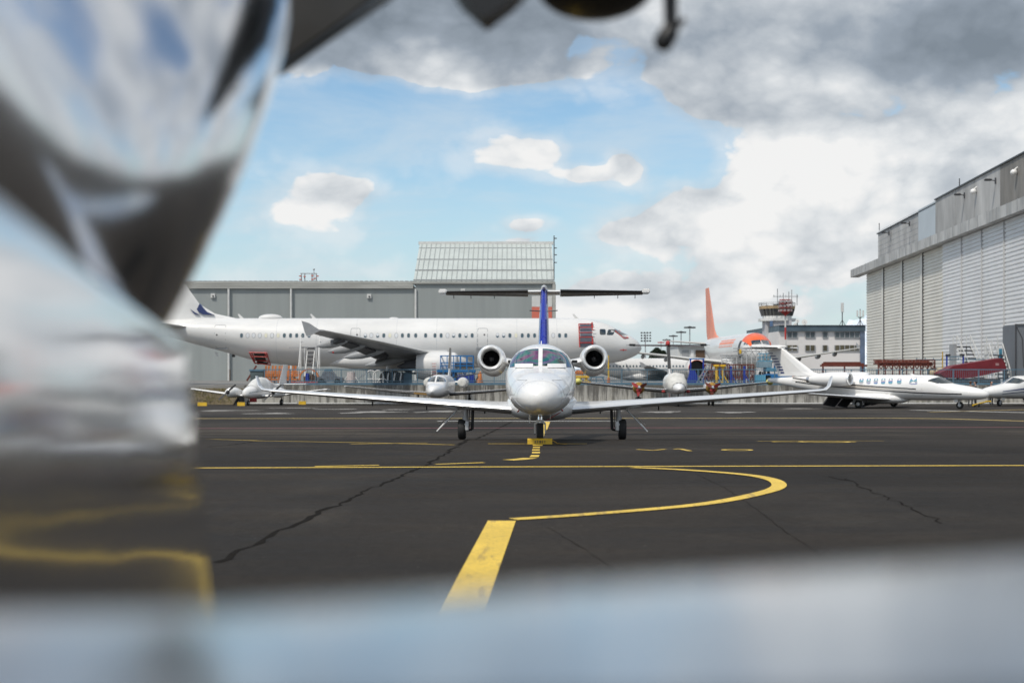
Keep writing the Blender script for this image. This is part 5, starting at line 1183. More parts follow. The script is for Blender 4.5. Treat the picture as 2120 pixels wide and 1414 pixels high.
for x in (a, a+.3, b-.28, b): MB().beam((x, .5, 0), (x, .5, zt+.55 if x in (a, b) else zt), .075).build('post', 'white_dull', q)
for k in range(8):
    z = .65+(zt-.65)*k/7; MB().box(a+.55, b-.5, .9-1.5*(1-k/7), 1.15-1.5*(1-k/7), z-.10, z).build('tread', 'dark', q)
g = MB(); g.beam((a+.5, -.7, .5), (a+.5, .95, zt), .06, .16); g.beam((b-.45, -.7, .5), (b-.45, .95, zt), .06, .16); g.build('stringer', 'white_dull', q)
g = MB(); g.box(a-.05, b+.05, .6, 1.7, zt, zt+.08); g.beam((a-1.0, .62, zt+.02), (a, .62, zt+.02), .05); g.build('platform', 'grey', q)
g = MB()
for x in (a, b):
    for h in (.5, 1.0): g.beam((x, .55, zt+h), (x, 1.7, zt+h), .045)
    g.beam((x, -.75, 1.45), (x, .6, zt+.95), .05)
    for k in range(4): g.beam((x, -.7+.42*k, .5+.62*k), (x, -.7+.42*k, 1.45+.62*k), .035)
zig(g, a+.3, b-.3, .52, .2, zm-.1, 2, .06); zig(g, a+.3, b-.3, .52, zm-.1, .2, 2, .06); g.build('handrail', 'white_dull', q)
q = thing('cradle_ring', 640, 115.3, 'orange arched cradle ring with a red base standing behind the railing', 'engine stand'); D = 115.3; r = W_(21, D); zc = H_(784, D)
g = MB(); N = 20; R_ = []
for k in range(N+1):
    a = -.25+(PI+.5)*k/N; R_.append([(rr*math.cos(a), y, zc+rr*math.sin(a)) for rr, y in ((r, -.15), (r, .15), (r*.86, .15), (r*.86, -.15))])
g.loft(R_); g.build('ring', 'orange_steel', q); MB().bbox(-r*1.9, r*1.15, -.3, .3, .0, .26, .04).build('base', 'red', q)
g = MB()
for k, m_ in ((-.55, 0), (-.2, 0), (.15, 0), (.45, 0)): g.bbox(r*k, r*(k+.25), -.1, .5, .27, zc+r*.55*(1-abs(k)), .04)
g.build('packed_load', 'brown', q); MB().bbox(-.3*r, .02*r, -.25, -.12, .27, .95, .04).build('drum', 'blue2', q)
q = thing('ground_tug', 684, 115.5, 'small dark blue-grey service tug between the orange ring and the pale stand', 'tug')
MB().prism([(-1.0, .25), (1.0, .25), (1.05, .6), (.5, .72), (.2, 1.1), (-.5, 1.1), (-.7, .7), (-1.05, .65)], -.55, .55).build('body', mat('tug_body', (.16, .18, .21), .5, 0, .5, 5), q)
for x in (-.65, .65):
    for y in (-.55, .55): MB().lathe([(-.1, .05), (-.1, .27), (.1, .27), (.1, .05)], (x, y, .27), (0, 1, 0), 18).build('wheel', 'rubber', q)
MB().prism([(-.45, 1.12), (.15, 1.12), (.1, 1.32), (-.35, 1.32)], -.5, .5).build('seat_box', 'steelblue', q)
q = thing('conical_stand', 727, 116, 'pale pinkish cone-shaped stand on white splayed legs under the airliner belly', 'stand')
MB().lathe([(0, .42), (.9, .33), (.92, .05)], (0, 0, .15), (0, 0, 1), 20).build('cone', mat('pinkish_white', (.55, .48, .46), .6, 0, .2, 4), q); g = MB()
for s_ in (-1, 1): g.beam((s_*.85, -.3, 0), (s_*.1, 0, 1.0), .07); g.beam((s_*.7, .4, 0), (s_*.1, 0, .9), .07)
g.build('legs', 'white_dull', q)
q = thing('folding_steps', 748, 116.2, 'silver aluminium steps lying at an angle beside the white hoops', 'steps'); g = MB()
for y in (-.35, .35): g.beam((-.95, y, .1), (.65, y, 1.15), .08); g.beam((.65, y, 1.15), (.95, y, .0), .06)
g.build('stringer', 'alu', q)
for k in range(6): MB().box(-.9+.27*k, -.70+.27*k, -.35, .35, .16+.175*k, .20+.175*k).build('tread', 'alu', q)
for px, lb in ((768, 'white tubular hoop guard, left one of two near the airliner wheels'), (783, 'white tubular hoop guard, right one of two near the airliner wheels')):
    q = thing('hoop_guard', px, 115.6, lb, 'guard hoop', group='white hoop guards'); r = .40; h = H_(767, 115.6)-r
    pts = [(-r, 0, 0), (-r, 0, h)]+[(-r*math.cos(PI*k/10), 0, h+r*math.sin(PI*k/10)) for k in range(1, 10)]+[(r, 0, h), (r, 0, 0)]
    MB().path(pts, .045, 8).build('hoop', 'white', q); MB().tube((-r, 0, .5), (r, 0, .5), .035).build('crossbar', 'white', q)
q = thing('trolley', 792, 115.2, 'low white wire trolley in front of the dark striped screen', 'trolley'); r = .42
MB().path([(r*math.cos(PI*k/10), 0, .12+r*math.sin(PI*k/10)) for k in range(11)], .035, 6).build('arch', 'white', q); MB().bbox(-r, r, -.25, .25, .06, .16, .02).build('deck', 'dark', q)
q = thing('dark_screen', 815, 116, 'dark folding screen with three slanted white marker boards', 'screen'); g = MB(); w2 = W_(20, 116)
for k in range(6): g.bbox(-w2+k*.27, -w2+k*.27+.25, -.04+.03*(k % 2), .04+.03*(k % 2), .02, H_(770, 116), .01)
g.build('panels', 'black', q)
for k in range(3): MB().prism([(-.55+.52*k, .35), (-.43+.52*k, .35), (-.36+.52*k, .98), (-.46+.52*k, .98)], -.14, -.10).build('marker', 'white', q)
q = thing('grey_screen', 842, 116.4, 'plain grey-blue screen panel right of the dark striped screen', 'screen'); MB().bbox(-.35, .45, -.04, .04, 0, H_(771, 116.4), .02).build('panel', 'steelblue', q); MB().box(-.4, -.35, -.1, .1, 0, H_(769, 116.4)).build('post', 'dark', q)
# blue work platform beside the airliner engine
D = 114.8; q = thing('work_platform', 947, D, 'blue railed work platform lift standing in front of the airliner engine', 'work platform'); a, b = W_(-34, D), W_(33, D)
g = MB()
for z in (H_(737, D), H_(751, D), H_(757, D)): g.beam((a, -.6, z), (b, -.6, z), .08); g.beam((a, .9, z), (b, .9, z), .08); g.beam((a, -.6, z), (a, .9, z), .08); g.beam((b, -.6, z), (b, .9, z), .08)
for k in range(6): x = a+(b-a)*k/5; g.beam((x, -.6, H_(764, D)), (x, -.6, H_(737, D)), .07); g.beam((x, .9, H_(764, D)), (x, .9, H_(737, D)), .07)
g.build('railing', 'blue', q)
MB().bbox(a-.3, b+.2, -.7, 1.0, H_(771, D), H_(766, D), .03).build('deck', 'blue', q)
MB().bbox(a-.1, a+1.25, -.8, .9, 0, H_(779, D), .03).build('tank', 'blue', q); MB().bbox(a+1.35, b+.1, -.75, .9, 0.02, H_(776, D), .03).build('chassis', 'blue2', q)
g = MB()
for x in (a+.1, a+.9, b-.8, b-.1): g.beam((x, -.5, H_(790, D)), (x+.25, -.5, H_(768, D)), .10); g.beam((x+.25, -.45, H_(790, D)), (x, -.45, H_(768, D)), .10)
g.build('scissor_arms', 'blue', q)
MB().bbox(-.2, 1.35, -.5, .3, H_(760, D), H_(752, D), .03).build('tool_chest', mat('mauve_grey', (.18, .16, .17), .6, 0, .3, 4), q)
MB().bbox(a+.5, a+1.0, -.83, -.805, .25, .50, .005).build('label_plate', 'white', q); g = MB()
for x in (a-.75, a-.35): g.beam((x, -.2, 0), (x, -.2, H_(751, D)), .07)
g.build('ladder_rail', 'white_dull', q); g = MB()
for k in range(8): g.beam((a-.75, -.2, .2+.22*k), (a-.35, -.2, .2+.22*k), .04)
g.build('rung', 'red', q)
q = thing('orange_sack', 991, 114.6, 'orange canvas cone-shaped sack beside the blue work platform', 'sack'); MB().lathe([(0, .42), (.2, .36), (.6, .22), (1.0, .12), (1.12, .02)], (0, 0, 0), (.12, 0, 1), 14).build('canvas', 'orange_steel', q)
D = 115.2; q = thing('yellow_loader', 1200, D, 'orange and yellow loader arm machine visible just behind the front jet', 'loader')
MB().bbox(-.7, .75, -.5, .5, .55, .78, .05).build('arm', 'yellow', q); MB().bbox(-.35, .35, -.5, .5, .85, 1.2, .06).build('boom', 'orange_steel', q); MB().bbox(-.5, .9, -.4, .4, .08, .4, .05).build('chassis', 'ochre', q)
for x in (-.3, .5): MB().lathe([(-.1, .05), (-.1, .24), (.1, .24), (.1, .05)], (x, -.5, .24), (0, 1, 0), 16).build('wheel', 'yellow', q)
q = thing('yellow_post', 1260, 116, 'thin yellow post with a thicker foot under the airliner nose', 'post'); MB().tube((0, 0, .55), (-.02, 0, H_(736, 116)), .06).build('post', 'yellow', q); MB().lathe([(0, .3), (.1, .28), (.2, .12), (.6, .10)], (0, 0, 0), (0, 0, 1), 14).build('foot', 'orange_steel', q)
q = thing('blue_trestle', 1236, 115.4, 'low blue steel trestle below the front jet right engine', 'trestle')
for s_ in (-1, 1): MB().beam((s_*.75, 0, 0), (s_*.45, 0, .62), .09).build('leg', 'steelblue', q)
MB().beam((-.6, 0, .64), (.6, 0, .64), .1).build('beam', 'steelblue', q)
# blue gantry and stands in front of the orange-nosed airliner
D = 118.0; q = thing('blue_gantry', 1443, D, 'blue portal gantry with splayed leg behind the propeller plane', 'gantry'); a, b = W_(-13.5, D), W_(13, D); zt = H_(743, D)
for x in (a, b): MB().beam((x, 0, 0), (x, 0, zt), .11).build('leg', 'blue2', q)
MB().beam((a-.1, 0, zt), (b+.1, 0, zt), .10).build('top_beam', 'blue', q); MB().prism([(a-.35, 0), (a+.85, 0), (a+.35, 1.2), (a-.05, 1.2)], -.2, .2).build('pedestal', 'blue2', q); MB().beam((b+.05, 0, .9), (b+.6, 0, 0), .12).build('brace', 'blue2', q)
q = thing('silver_ladder', 1455, 117, 'silver ladder leaning diagonally beside the blue gantry', 'ladder')
for s_ in (0, .28): MB().beam((-.6+s_, 0, 0), (.45+s_, .3, H_(752, 117)), .05, .08).build('rail', 'alu', q)
g = MB()
for k in range(8): u = (k+.5)/8; g.beam((-.6+1.05*u, .3*u, u*H_(752, 117)), (-.32+1.05*u, .3*u, u*H_(752, 117)), .05)
g.build('rungs', 'alu', q)
q = thing('red_scaffold', 1505, 118.5, 'long red steel work frame with crossed members below the orange-nosed airliner', 'work frame'); D = 118.5; a, b = W_(-47, D), W_(53, D)
for k in range(9):
    x = a+(b-a)*k/8
    for y in (-.6, .7): MB().beam((x, y, 0), (x, y, H_(754+(k % 3), D)), .075).build('post', 'rust', q)
g = MB()
for y in (-.6, .7):
    for z in (H_(755, D), H_(768, D), H_(781, D)): g.beam((a, y, z), (b, y, z), .09)
zig(g, a, b, -.65, .2, H_(757, D), 16, .05); g.build('crossbeams', 'rust', q)
g = MB()
for k in range(12): g.bbox(a+.2+k*.3, a+.42+k*.3, -.4, .3, .3+.1*(k % 3), .9+.25*(k % 2), .03)
g.build('shelf_load', mat('mixed_white', (.45, .42, .42), .7, 0, .5, 6), q)
for px, m_, lb in ((1483, 'yellow', 'left yellow jack post of the pair near the propeller plane'), (1496.5, 'yellow', 'right yellow jack post of the pair near the propeller plane'), (1513, 'blue2', 'deep blue jack post with slanted stay, left of two'), (1541, 'blue2', 'deep blue jack post with slanted stay, right of two'), (1490, 'blue', 'thin mid-blue jack post standing between the two yellow ones')):
    q = thing('jack_post', px, 117.2, lb, 'jack', group='jack posts'); zt = H_(758 if m_ != 'blue' else 762, 117.2)
    MB().beam((0, 0, 0), (0, 0, zt), .16 if m_ != 'blue' else .09).build('post', m_, q); MB().beam((-.35, 0, .05), (.35, 0, .05), .12).build('foot', m_, q)
    MB().beam((.5, 0, .08), (.04, 0, zt*.55), .08).build('stay', m_, q)
    if m_ == 'yellow': MB().bbox(-.22, .22, -.2, .2, zt-.05, zt+.12, .03).build('head', m_, q)
q = thing('nose_dock', 1525, 150, 'thin grey scaffold dock with lattice rail wrapped round the orange-nosed airliner', 'scaffold'); D = 150.0; g = MB(); a, b = W_(-34, D), W_(58, D)
for z in (H_(722, D), H_(727.5, D)): g.beam((a+1.2, -1, z), (b, -1, z), .10)
zig(g, a+1.7, b, -1.0, H_(740, D), H_(728, D), 8, .07); g.beam((a, -1, H_(748, D)), (b, -1, H_(748, D)), .09); g.beam((a, -1, H_(741, D)), (b, -1, H_(741, D)), .07); g.build('lattice', 'grey', q)
for k in range(10): x = a+(b-a)*k/9; MB().beam((x, -1.1, 0), (x, -1.1, H_(718 if k > 3 else 733, D)), .075).build('post', 'silver', q)
MB().bbox(a, a+2.2, -1.2, .4, H_(737, D), H_(735, D), .02).build('deck', 'grey', q); MB().bbox(W_(2, D), W_(6, D), -1.4, -.9, H_(733, D), H_(724, D), .05).build('yellow_box', 'yellow', q)
D = 118.0; q = thing('scissor_lift', 1596, D, 'faded cyan-blue scissor lift with cage behind the side-on jet tail', 'lift'); a, b = W_(-30, D), W_(28, D)
MB().bbox(a+.1, a+1.2, -.6, .8, H_(762, D), H_(748, D), .05).build('cabin', mat('pale_steel', (.22, .32, .38), .5, 0, .3, 3), q); MB().bbox(a+.6, b+.5, -.7, .9, .02, H_(774, D), .05).build('chassis', 'blue', q); MB().bbox(a+.7, b+.2, -.75, .9, H_(769, D), H_(762, D), .05).build('hood', 'cyan', q)
MB().bbox(a-.2, a+1.1, -.7, .5, .02, H_(776, D), .04).build('crate', 'cyan', q)
for k in range(6): x = a+.2+k*.28; MB().beam((x, -.5, H_(748, D)), (x, -.5, H_(732, D)), .06).build('rail_post', 'cyan', q)
g = MB()
for z in (H_(732, D), H_(740, D), H_(747, D)): g.beam((a+.2, -.5, z), (a+1.62, -.5, z), .06); g.beam((a+.2, .6, z), (a+1.62, .6, z), .06); g.beam((a+1.6, -.5, z), (a+1.6, .6, z), .06)
g.build('cage_rail', 'cyan', q); MB().beam((a+1.55, .0, H_(732, D)), (a+1.55, 0, H_(764, D)), .2).build('mast', 'blue', q)
# rusty racks and tanks before the big hangar
D = 121.0; q = thing('rusty_beams', 1750, D, 'long rusty red steel beams lying behind the side-on jet tail', 'steel beams'); g = MB(); a, b = W_(-52, D), W_(45, D)
for k in range(3): g.beam((a+.2*k, .3*k, H_(757-3*k, D)), (b-.2*k, .3*k, H_(757-3*k, D)), .16)
g.build('beams', 'rust', q)
for x in (a+.3, 0, b-.3): MB().beam((x, .3, 0), (x, .3, H_(752, D)), .12).build('trestle', 'rust', q)
MB().bbox(a+.2, a+2.4, -.3, .5, .05, .75, .05).build('crate_row', 'white_dull', q)
D = 119.0; q = thing('pipe_rack', 1870, D, 'wide rust-red rack of steel tubes in front of the hangar doors', 'rack'); a, b = W_(-57, D), W_(59, D)
g = MB()
for y in (-.8, 0, .8):
    for z in (H_(746, D), H_(753, D)): g.beam((a, y, z), (b, y, z), .10)
for k in range(44): x = a+.1+(b-a-.2)*k/43; g.beam((x, -.8, H_(757-(k % 4), D)), (x, .8, H_(749-(k % 3), D)), .08)
for z in (H_(750, D), H_(757, D)): g.beam((a, -.9, z), (b, -.9, z), .08)
zig(g, a, b, -.88, H_(764, D), H_(756, D), 22, .06)
g.build('tubes', 'rust', q)
for k in range(9): x = a+(b-a)*k/8; MB().beam((x, -.85, 0), (x, -.85, H_(745.5, D)), .09).build('post', 'rust', q)
q = thing('rusty_tank', 1958, 118.5, 'long pale tank with rust runs behind the jet cockpit', 'tank'); MB().lathe([(-1.5, .05), (-1.45, .3), (-1.25, .42), (1.3, .42), (1.5, .3), (1.55, .05)], (0, 0, .98), (1, 0, 0), 20).build('drum', mat('rust_run_white', (.52, .42, .27), .6, 0, .5, 2.5), q)
for s_ in (-1, 1): MB().beam((s_*1.0, 0, 0), (s_*1.0, 0, .7), .2).build('saddle', 'rust', q)
q = thing('blue_trestle', 1977, 119.5, 'blue steel trestle frame standing above the rusty tank', 'trestle'); w2 = W_(17, 119.5)
for s_ in (-1, 1): MB().beam((s_*w2, 0, 0), (s_*w2, 0, H_(735, 119.5)), .11).build('leg', 'blue2', q); MB().bbox(s_*w2-.2-.1*s_, s_*w2+.2-.1*s_, -.1, .1, H_(737, 119.5), H_(733, 119.5), .03).build('pad', 'dark', q)
g = MB(); g.beam((-w2, 0, H_(738.5, 119.5)), (w2, 0, H_(738.5, 119.5)), .09); g.beam((-w2-2.5, .4, H_(744.5, 119.5)), (w2+2, .4, H_(744.5, 119.5)), .07)
for k in range(8): g.beam((-w2-2.4+k*.7, .4, H_(744.5, 119.5)), (-w2-2.4+k*.7, .4, H_(741, 119.5)), .06)
g.build('rail', 'steelblue', q); MB().tube((-w2-.35, 0, 0), (-w2-.35, 0, H_(728, 119.5)), .05).build('yellow_pole', 'ochre', q)
def stairs(px, D, pyt, w, run, label, nst=9, lean=1, m='white_dull'):
    q = thing('access_stairs', px, D, label, 'stairs'); h = H_(pyt, D)
    for k in range(nst): z = .3+(h-.3)*(k+1)/nst; xx = lean*run*(1-(k+1)/nst); MB().bbox(xx-w/2, xx+w/2, .75*k/nst*2, .75*k/nst*2+.25, z-.11, z, .01).build('tread', 'dark', q)
    for s_ in (-1, 1):
        MB().beam((lean*run+s_*w/2, -.1, .1), (s_*w/2, 1.5, h), .07, .16).build('stringer', m, q); g = MB()
        g.beam((lean*run+s_*w/2, -.1, 1.05), (s_*w/2, 1.5, h+.95), .06)
        for k in range(5): u = k/4; g.beam((lean*run*(1-u)+s_*w/2, -.1+1.6*u, .1+(h-.1)*u), (lean*run*(1-u)+s_*w/2, -.1+1.6*u, 1.05+(h-.1)*u), .045)
        g.build('handrail', m, q)
    MB().bbox(-w/2-.05, w/2+.05, 1.5, 2.6, h-.08, h, .02).build('platform', 'grey', q)
    for x in (-w/2, w/2): MB().beam((x, 2.5, 0), (x, 2.5, h+.9), .07).build('post', m, q)
    return q
stairs(2006, 120.5, 716, 1.15, .9, 'white access stairs with dark treads leaning before the hangar door', 9)
MB().bbox(-.85, -.62, 1.4, 2.7, 1.2, H_(712, 120.5), .02).build('side_panel', 'grey', [o for o in bpy.data.objects if o.name.startswith('access_stairs') and o.parent is None][-1])
stairs(2074, 118.0, 734, 1.15, .15, 'lower white steps unit at the right beside the grey tent', 7)
q = thing('scaffold_tower', 2064, 121, 'thin white scaffold tower between the two stairs at the hangar door', 'scaffold'); D = 121.0; a, b = W_(-22, D), W_(25, D)
for k in range(5):
    x = a+(b-a)*k/4; MB().beam((x, 0, 0), (x, 0, H_((695, 704, 696, 700, 706)[k], D)), .06).build('post', 'white_dull', q)
g = MB()
for z in (H_(708, D), H_(716, D), H_(728, D), H_(745, D)): g.beam((a, 0, z), (b, 0, z), .05)
zig(g, a, b, .1, H_(745, D), H_(716, D), 5, .045); g.build('brace', 'white_dull', q); MB().bbox(b-.9, b, -.1, -.05, H_(745, D), H_(722, D), .01).build('blue_panel', 'cyan', q)
# maroon tarpaulin over a wedge shaped load
D = 116.0; q = thing('covered_load', 2015, D, 'large dark red tarpaulin over a wedge-shaped load behind the railing', 'covered load')
pts = [(1938, 773), (1968, 757.5), (2066, 741.5), (2073, 752), (2076, 766), (2020, 779), (1990, 783), (1950, 781)]
MB().prism([(X(p, D)-X(2015, D), H_(y, D)) for p, y in pts], -.9, .9).build('tarpaulin', 'maroon', q, 20)
MB().bbox(W_(38, D), W_(45, D), -.93, -.905, H_(757, D), H_(752, D), .005).build('sticker', mat('dull_pink', (.35, .2, .2), .7), q); MB().bbox(W_(-50, D), W_(50, D), -.8, .8, 0, H_(784, D), .03).build('cart', 'dark', q)
D = 112.0; q = thing('grey_tent', 2130, 117, 'tall plain grey tarpaulin screen at the right edge above the last jet', 'tent'); D = 117.0
MB().bbox(W_(-29, D), W_(60, D), -.1, 3.0, 0, H_(672, D), .08).build('canvas', mat('grey_tarpaulin', (.165, .18, .20), .7, 0, .25, .5, stretch=(1, 1, .3), bump=.05, bs=1.5), q)
g = MB(); g.beam((W_(-29, D), -.16, 0), (W_(-29, D), -.16, H_(671, D)), .08); g.beam((W_(-29, D), -.16, H_(672, D)), (W_(60, D), -.16, H_(670, D)), .08); g.path([(W_(-27, D), -.13, H_(676, D)), (W_(-15, D), -.13, H_(700, D)), (W_(-12, D), -.13, H_(760, D))], .03); g.build('frame', 'dark', q)
q = thing('light_post', 650, 168, 'slim vertical pole standing before the grey hangar wall at left', 'post'); q.location = (X(476, 168), 168, UP); MB().tube((0, 0, 0), (0, 0, H_(765, 168)), .06).build('pole', 'brown', q)

# ================================================================== people by the tow bar (joined body, grown over a skeleton)
def person(px, D, label, hair, top, lower, turn, arm=0):
    z0 = gz(D); q = empty('person', (X(px, D), D, z0), turn, label, 'person')
    J = [(0, 0, .93, .15, .11), (0, 0, 1.12, .14, .10), (0, .0, 1.36, .17, .11), (0, 0, 1.46, .06, .06), (0, -.01, 1.55, .055, .06)]
    vs = [j[:3] for j in J]; rad = [(j[3], j[4]) for j in J]; ed = [(0, 1), (1, 2), (2, 3), (3, 4)]
    def chain(par, pts):
        for p in pts: vs.append(p[:3]); rad.append((p[3], p[3])); ed.append((par, len(vs)-1)); par = len(vs)-1
    for s_ in (-1, 1):
        chain(2, [(s_*.17, 0, 1.40, .06), (s_*.235, .01, 1.13, .045), (s_*.235-.02*s_, -.10-.12*arm, .90+.12*arm, .034), (s_*.20, -.14-.16*arm, .84+.14*arm, .030)])
        chain(0, [(s_*.095, 0, .86, .095), (s_*.11, -.015, .50, .062), (s_*.115, .02, .10, .042), (s_*.12, -.10, .045, .040)])
    me = bpy.data.meshes.new('body'); me.from_pydata(vs, ed, []); o = bpy.data.objects.new('body', me); COL.objects.link(o); o.parent = q
    sk = o.modifiers.new('skin', 'SKIN'); sk.use_smooth_shade = True
    for i, r in enumerate(rad): me.skin_vertices[0].data[i].radius = r
    me.skin_vertices[0].data[0].use_root = True
    o.modifiers.new('sub', 'SUBSURF').levels = 1; o.modifiers['sub'].render_levels = 1
    dg = bpy.context.evaluated_depsgraph_get(); ev = bpy.data.meshes.new_from_object(o.evaluated_get(dg)); o.modifiers.clear(); o.data = ev; ev.name = 'body'
    for m_ in ('skin', top, lower): ev.materials.append(M[m_])
    for p in ev.polygons:
        c = p.center; p.use_smooth = True; p.material_index = 0 if c.z > 1.47 or (abs(c.x) > .14 and c.z < .90 and c.y < -.08 and c.z > .7) else (1 if c.z > .90 or abs(c.x) > .2 and c.z > .7 else 2)
    g = MB(); g.ell((0, -.015, 1.66), (.078, .095, .118), 18, 12); g.ell((0, -.112, 1.65), (.014, .022, .025), 8, 6)
    for s_ in (-1, 1): g.ell((s_*.08, .0, 1.65), (.012, .025, .032), 8, 6)
    g.build('head', 'skin', q); g = MB(); g.ell((0, .015, 1.69), (.090, .100, .110), 16, 10); g.build('hair', hair, q)
person(2009, 99, 'person with brown hair standing between the noses of the two right jets', 'hair', 'brown', 'jacket', math.radians(150), 1)
person(2019.5, 98.6, 'person in a dark jacket with black hair standing just right of the brown-haired one', 'hairb', 'jacket', 'jacket', math.radians(-120), 1)
person(2052, 106, 'person of whom only the dark-haired head shows above the last jet nose', 'hairb', 'jacket', 'jacket', math.radians(30))
D = 97.0; q = empty('tow_bar', (X(2014, D), D, gz(D)), math.atan2(4.2, X(2062, 100.5)-X(2014, D)), 'yellow tow bar lying from the two people to the last jet nose wheel', 'tow bar'); ln = 3.9
MB().tube((0, 0, .14), (ln, 0, .34), .055).build('bar', 'yellow', q); g = MB(); g.beam((ln, -.2, .34), (ln, .2, .34), .07); g.build('head', 'yellow', q)
for s_ in (-1, 1): MB().lathe([(-.04, .02), (-.04, .12), (.04, .12), (.04, .02)], (.9, s_*.16, .13), (0, 1, 0), 14).build('wheel', 'rubber', q)
# ================================================================== the polished aircraft right beside the camera
def polished(name, col, rough, bd, bs, rv=0.0, stretch=(1, 1, 1)):
    m = mat(name, col, rough, 1); t = NT(m.node_tree); b = m.node_tree.nodes['Principled BSDF']
    o = t.scale(t.n('ShaderNodeTexCoord').outputs['Object'], *stretch)
    bn = t.n('ShaderNodeBump'); bn.inputs['Distance'].default_value = bd; t.put(bn.inputs['Height'], t.noise(o, bs, 3, .5)); t.link(bn.outputs[0], b.inputs['Normal'])
    if rv: t.put(b.inputs['Roughness'], t.ramp(t.noise(o, 5, 4, .6), .35, .7, rough, rough+rv, False))
    return m
M['near_side'] = polished('near_polished_side', (.66, .67, .69), .10, .0020, 4.5, stretch=(1, .55, 1.6))
M['near_pod'] = polished('near_polished_pod', (.74, .75, .77), .15, .0040, 3.2)
M['near_wing'] = polished('near_polished_wing', (.62, .64, .66), .16, .0012, 2.0, .06)
na = empty('polished_aircraft', (0, 0, CAMZ-.14), 0, 'out-of-focus mirror-polished aircraft beside the camera, framing the left, top and bottom of the view', 'aircraft')
OZ = .14
# upper surface of the wing: a broad convex slab whose crest is the blurred edge along the bottom
g = MB(); rings = []
for i in range(41):
    x = -.34+2.6*i/40; yr = .70+.30*(x+.15) if x > -.15 else .70+.06*(x+.15); zr = -.1165+(.020*(x+.15) if x > -.15 else 0)
    prof = []
    y0 = yr-.16; k = .167/(2*.16); zc_ = zr+k*.16**2                    # flat top height
    for yy in [.42, .46, y0-.04, y0]: prof.append((yy, zc_-.0))
    for j in range(1, 9): d = .16*j/8; prof.append((y0+d, zc_-k*d*d))
    for j in range(1, 9):
        a = math.radians(9.5+j*19); rr = .10; prof.append((yr+rr*(math.sin(a)-math.sin(math.radians(9.5))), zr-rr*(math.cos(math.radians(9.5))-math.cos(a))*.8))
    prof += [(yr-.2, zr-.13), (.42, zr-.07)]
    rings.append([(x, p[0], p[1]+OZ) for p in prof])
g.loft(rings); g.build('wing', 'near_wing', na, 60)
# tapered cowling side: nearly upright mirror wall, rounded over at the top and at its far end
def side_x(y): return -.285-.055*y-.0125*y*y*1.0
def topz(y): return .150 if y < .9 else .150-.086*(y-.9)
YE = 2.12; g = MB(); rings = []
ysr = [.88+.06*k for k in range(20)]+[2.05, 2.07, 2.09, 2.11, 2.125, 2.13]
for y in ysr:
    e = max(0, (y-2.02)/.11); inset = .12*(1-math.sqrt(max(0, 1-e*e))) if e > 0 else 0
    xs_ = side_x(y)-inset; zt = topz(min(y, 2.1))-inset*.3; ring = []
    for j in range(15): z = -.62+(zt-.032+.62)*j/14; ring.append((xs_+.012-(.115-.045*(2.1-y))*(z+.22), y, z+OZ))
    bx, bz = ring[-1][0], ring[-1][2]
    for j in range(1, 11):
        a = math.radians(5+85*j/10); r = .032; ring.append((bx-r*(math.cos(math.radians(5))-math.cos(a)), y, bz+r*(math.sin(a)-math.sin(math.radians(5)))))
    ring += [(ring[-1][0]-.05, y, ring[-1][2]-.03), (ring[0][0]-.11, y, -.62+OZ)]
    rings.append(ring)
g.loft(rings); g.build('cowling', 'near_side', na, 50)
# rounded pod above and beyond the cowling
g = MB(); c = (-.869, 2.25, .437+OZ); ax = (.468, .40, .70); nu, nv = 72, 48; ct, sn_ = math.cos(.315), math.sin(.315)
rings = []
for j in range(nv+1):
    t = PI*j/nv; k = max(math.sin(t), .002)
    rings.append([(c[0]+ax[0]*k*math.cos(2*PI*i/nu)*ct+ax[2]*k*math.sin(2*PI*i/nu)*sn_, c[1]-ax[1]*math.cos(t), c[2]-ax[0]*k*math.cos(2*PI*i/nu)*sn_+ax[2]*k*math.sin(2*PI*i/nu)*ct) for i in range(nu)])
rings = [[(q[0], q[1]+1.3*(q[0]-c[0])*(q[2]-c[2])-.27*(q[2]-c[2])+1.5*max(0, q[0]-c[0])**2*(q[2]-c[2]), q[2]) for q in r] for r in rings]
g.loft(rings); g.build('pod', 'near_pod', na, 80)
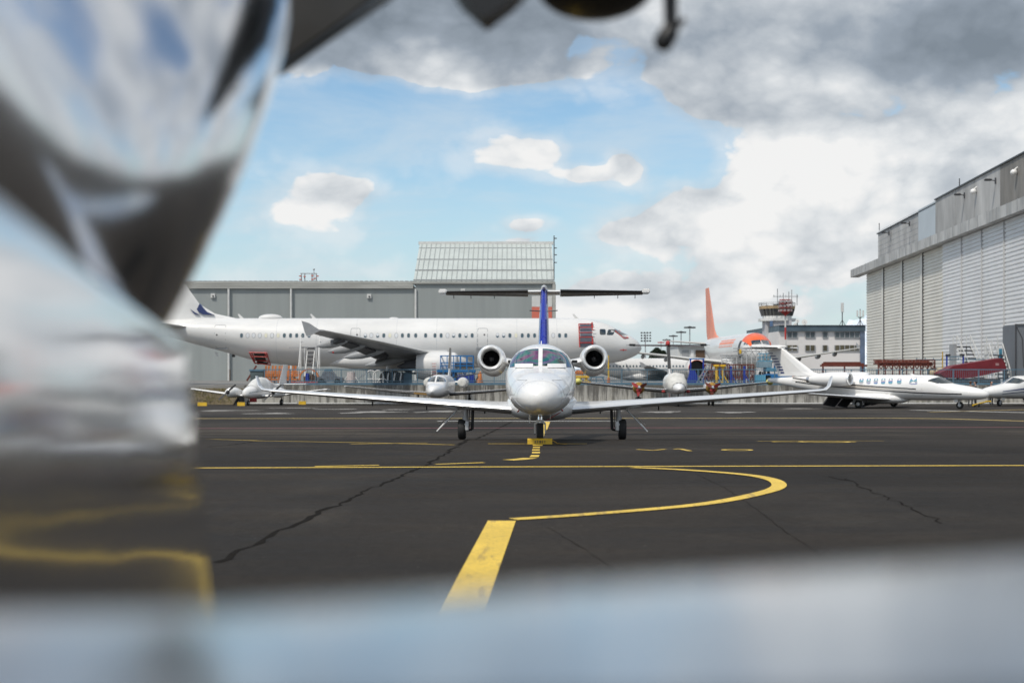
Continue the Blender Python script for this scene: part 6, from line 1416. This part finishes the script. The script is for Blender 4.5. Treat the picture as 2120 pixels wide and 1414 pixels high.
# dark strut wedge, overhead wing and the fittings that hang from it
def nP(px, py, D): return (X(px, D), Z(py, D)-CAMZ+OZ)
M['near_dark'] = mat('shaded_underside', (.030, .026, .020), .45, .0, .5, 1.5, coat=.2)  # underside shade and ground reflection put into this near-black brown
M['near_edge'] = mat('lit_rim_strip', (.20, .21, .215), .4, .5, .3, 3)  # paler colour paints the lit rim along the strut edge
D = 3.0
MB().prism([nP(a, b, D) for a, b in ((520, 165), (583, 128), (690, 55), (800, -28), (1010, -180), (520, -180))], D, D+.06).build('strut', 'near_dark', na)
MB().prism([nP(a, b, D) for a, b in ((520, 179), (583, 141), (690, 66), (815, -18), (1010, -155), (1010, -178), (800, -27), (690, 56), (583, 129), (520, 166))], D+.01, D+.05).build('strut_edge', 'near_edge', na)
MB().bbox(-.05, 1.6, 2.6, 3.1, .83+OZ, .93+OZ, .03).build('overhead_wing', 'near_dark', na)
D = 2.7
def fringe(poly, y0, y1, name, m): MB().prism([nP(a, b, D) for a, b in poly], y0, y1).build(name, m, na)
fringe([(930, -40), (955, -5), (1003, 37), (1010, 37), (1062, -2), (1100, -40), (1090, -160), (940, -160)], D, D+.10, 'blade_antenna', 'black')
g = MB(); cx, cz = nP(1238, -60, D); g.ell((cx, D+.1, cz), (.118, .12, .066), 28, 14); g.build('fairing', 'near_dark', na); MB().box(cx-.03, cx+.03, D+.1, D+.3, cz, .84+OZ).build('fairing_mount', 'near_dark', na)
g = MB(); a, b = nP(1386, -160, D), nP(1389, 55, D); g.tube((a[0], D, a[1]), (b[0], D, b[1]), .0135, n=12); g.build('probe_stem', 'black', na)
a, b = nP(1392, 58, D), nP(1366, 100, D); g = MB(); g.lathe([(-.004, .004), (0, .014), (.012, .019), (.035, .019), (.045, .014), (.05, .004)], (a[0], D, a[1]), (b[0]-a[0], 0, b[1]-a[1]), 18); g.build('probe_head', 'black', na)
a, b = nP(1385, 70, D), nP(1418, 40, D); g = MB(); g.tube((a[0], D, a[1]), (b[0], D, b[1]), .009, .005, n=10); g.build('probe_arm', 'black', na)
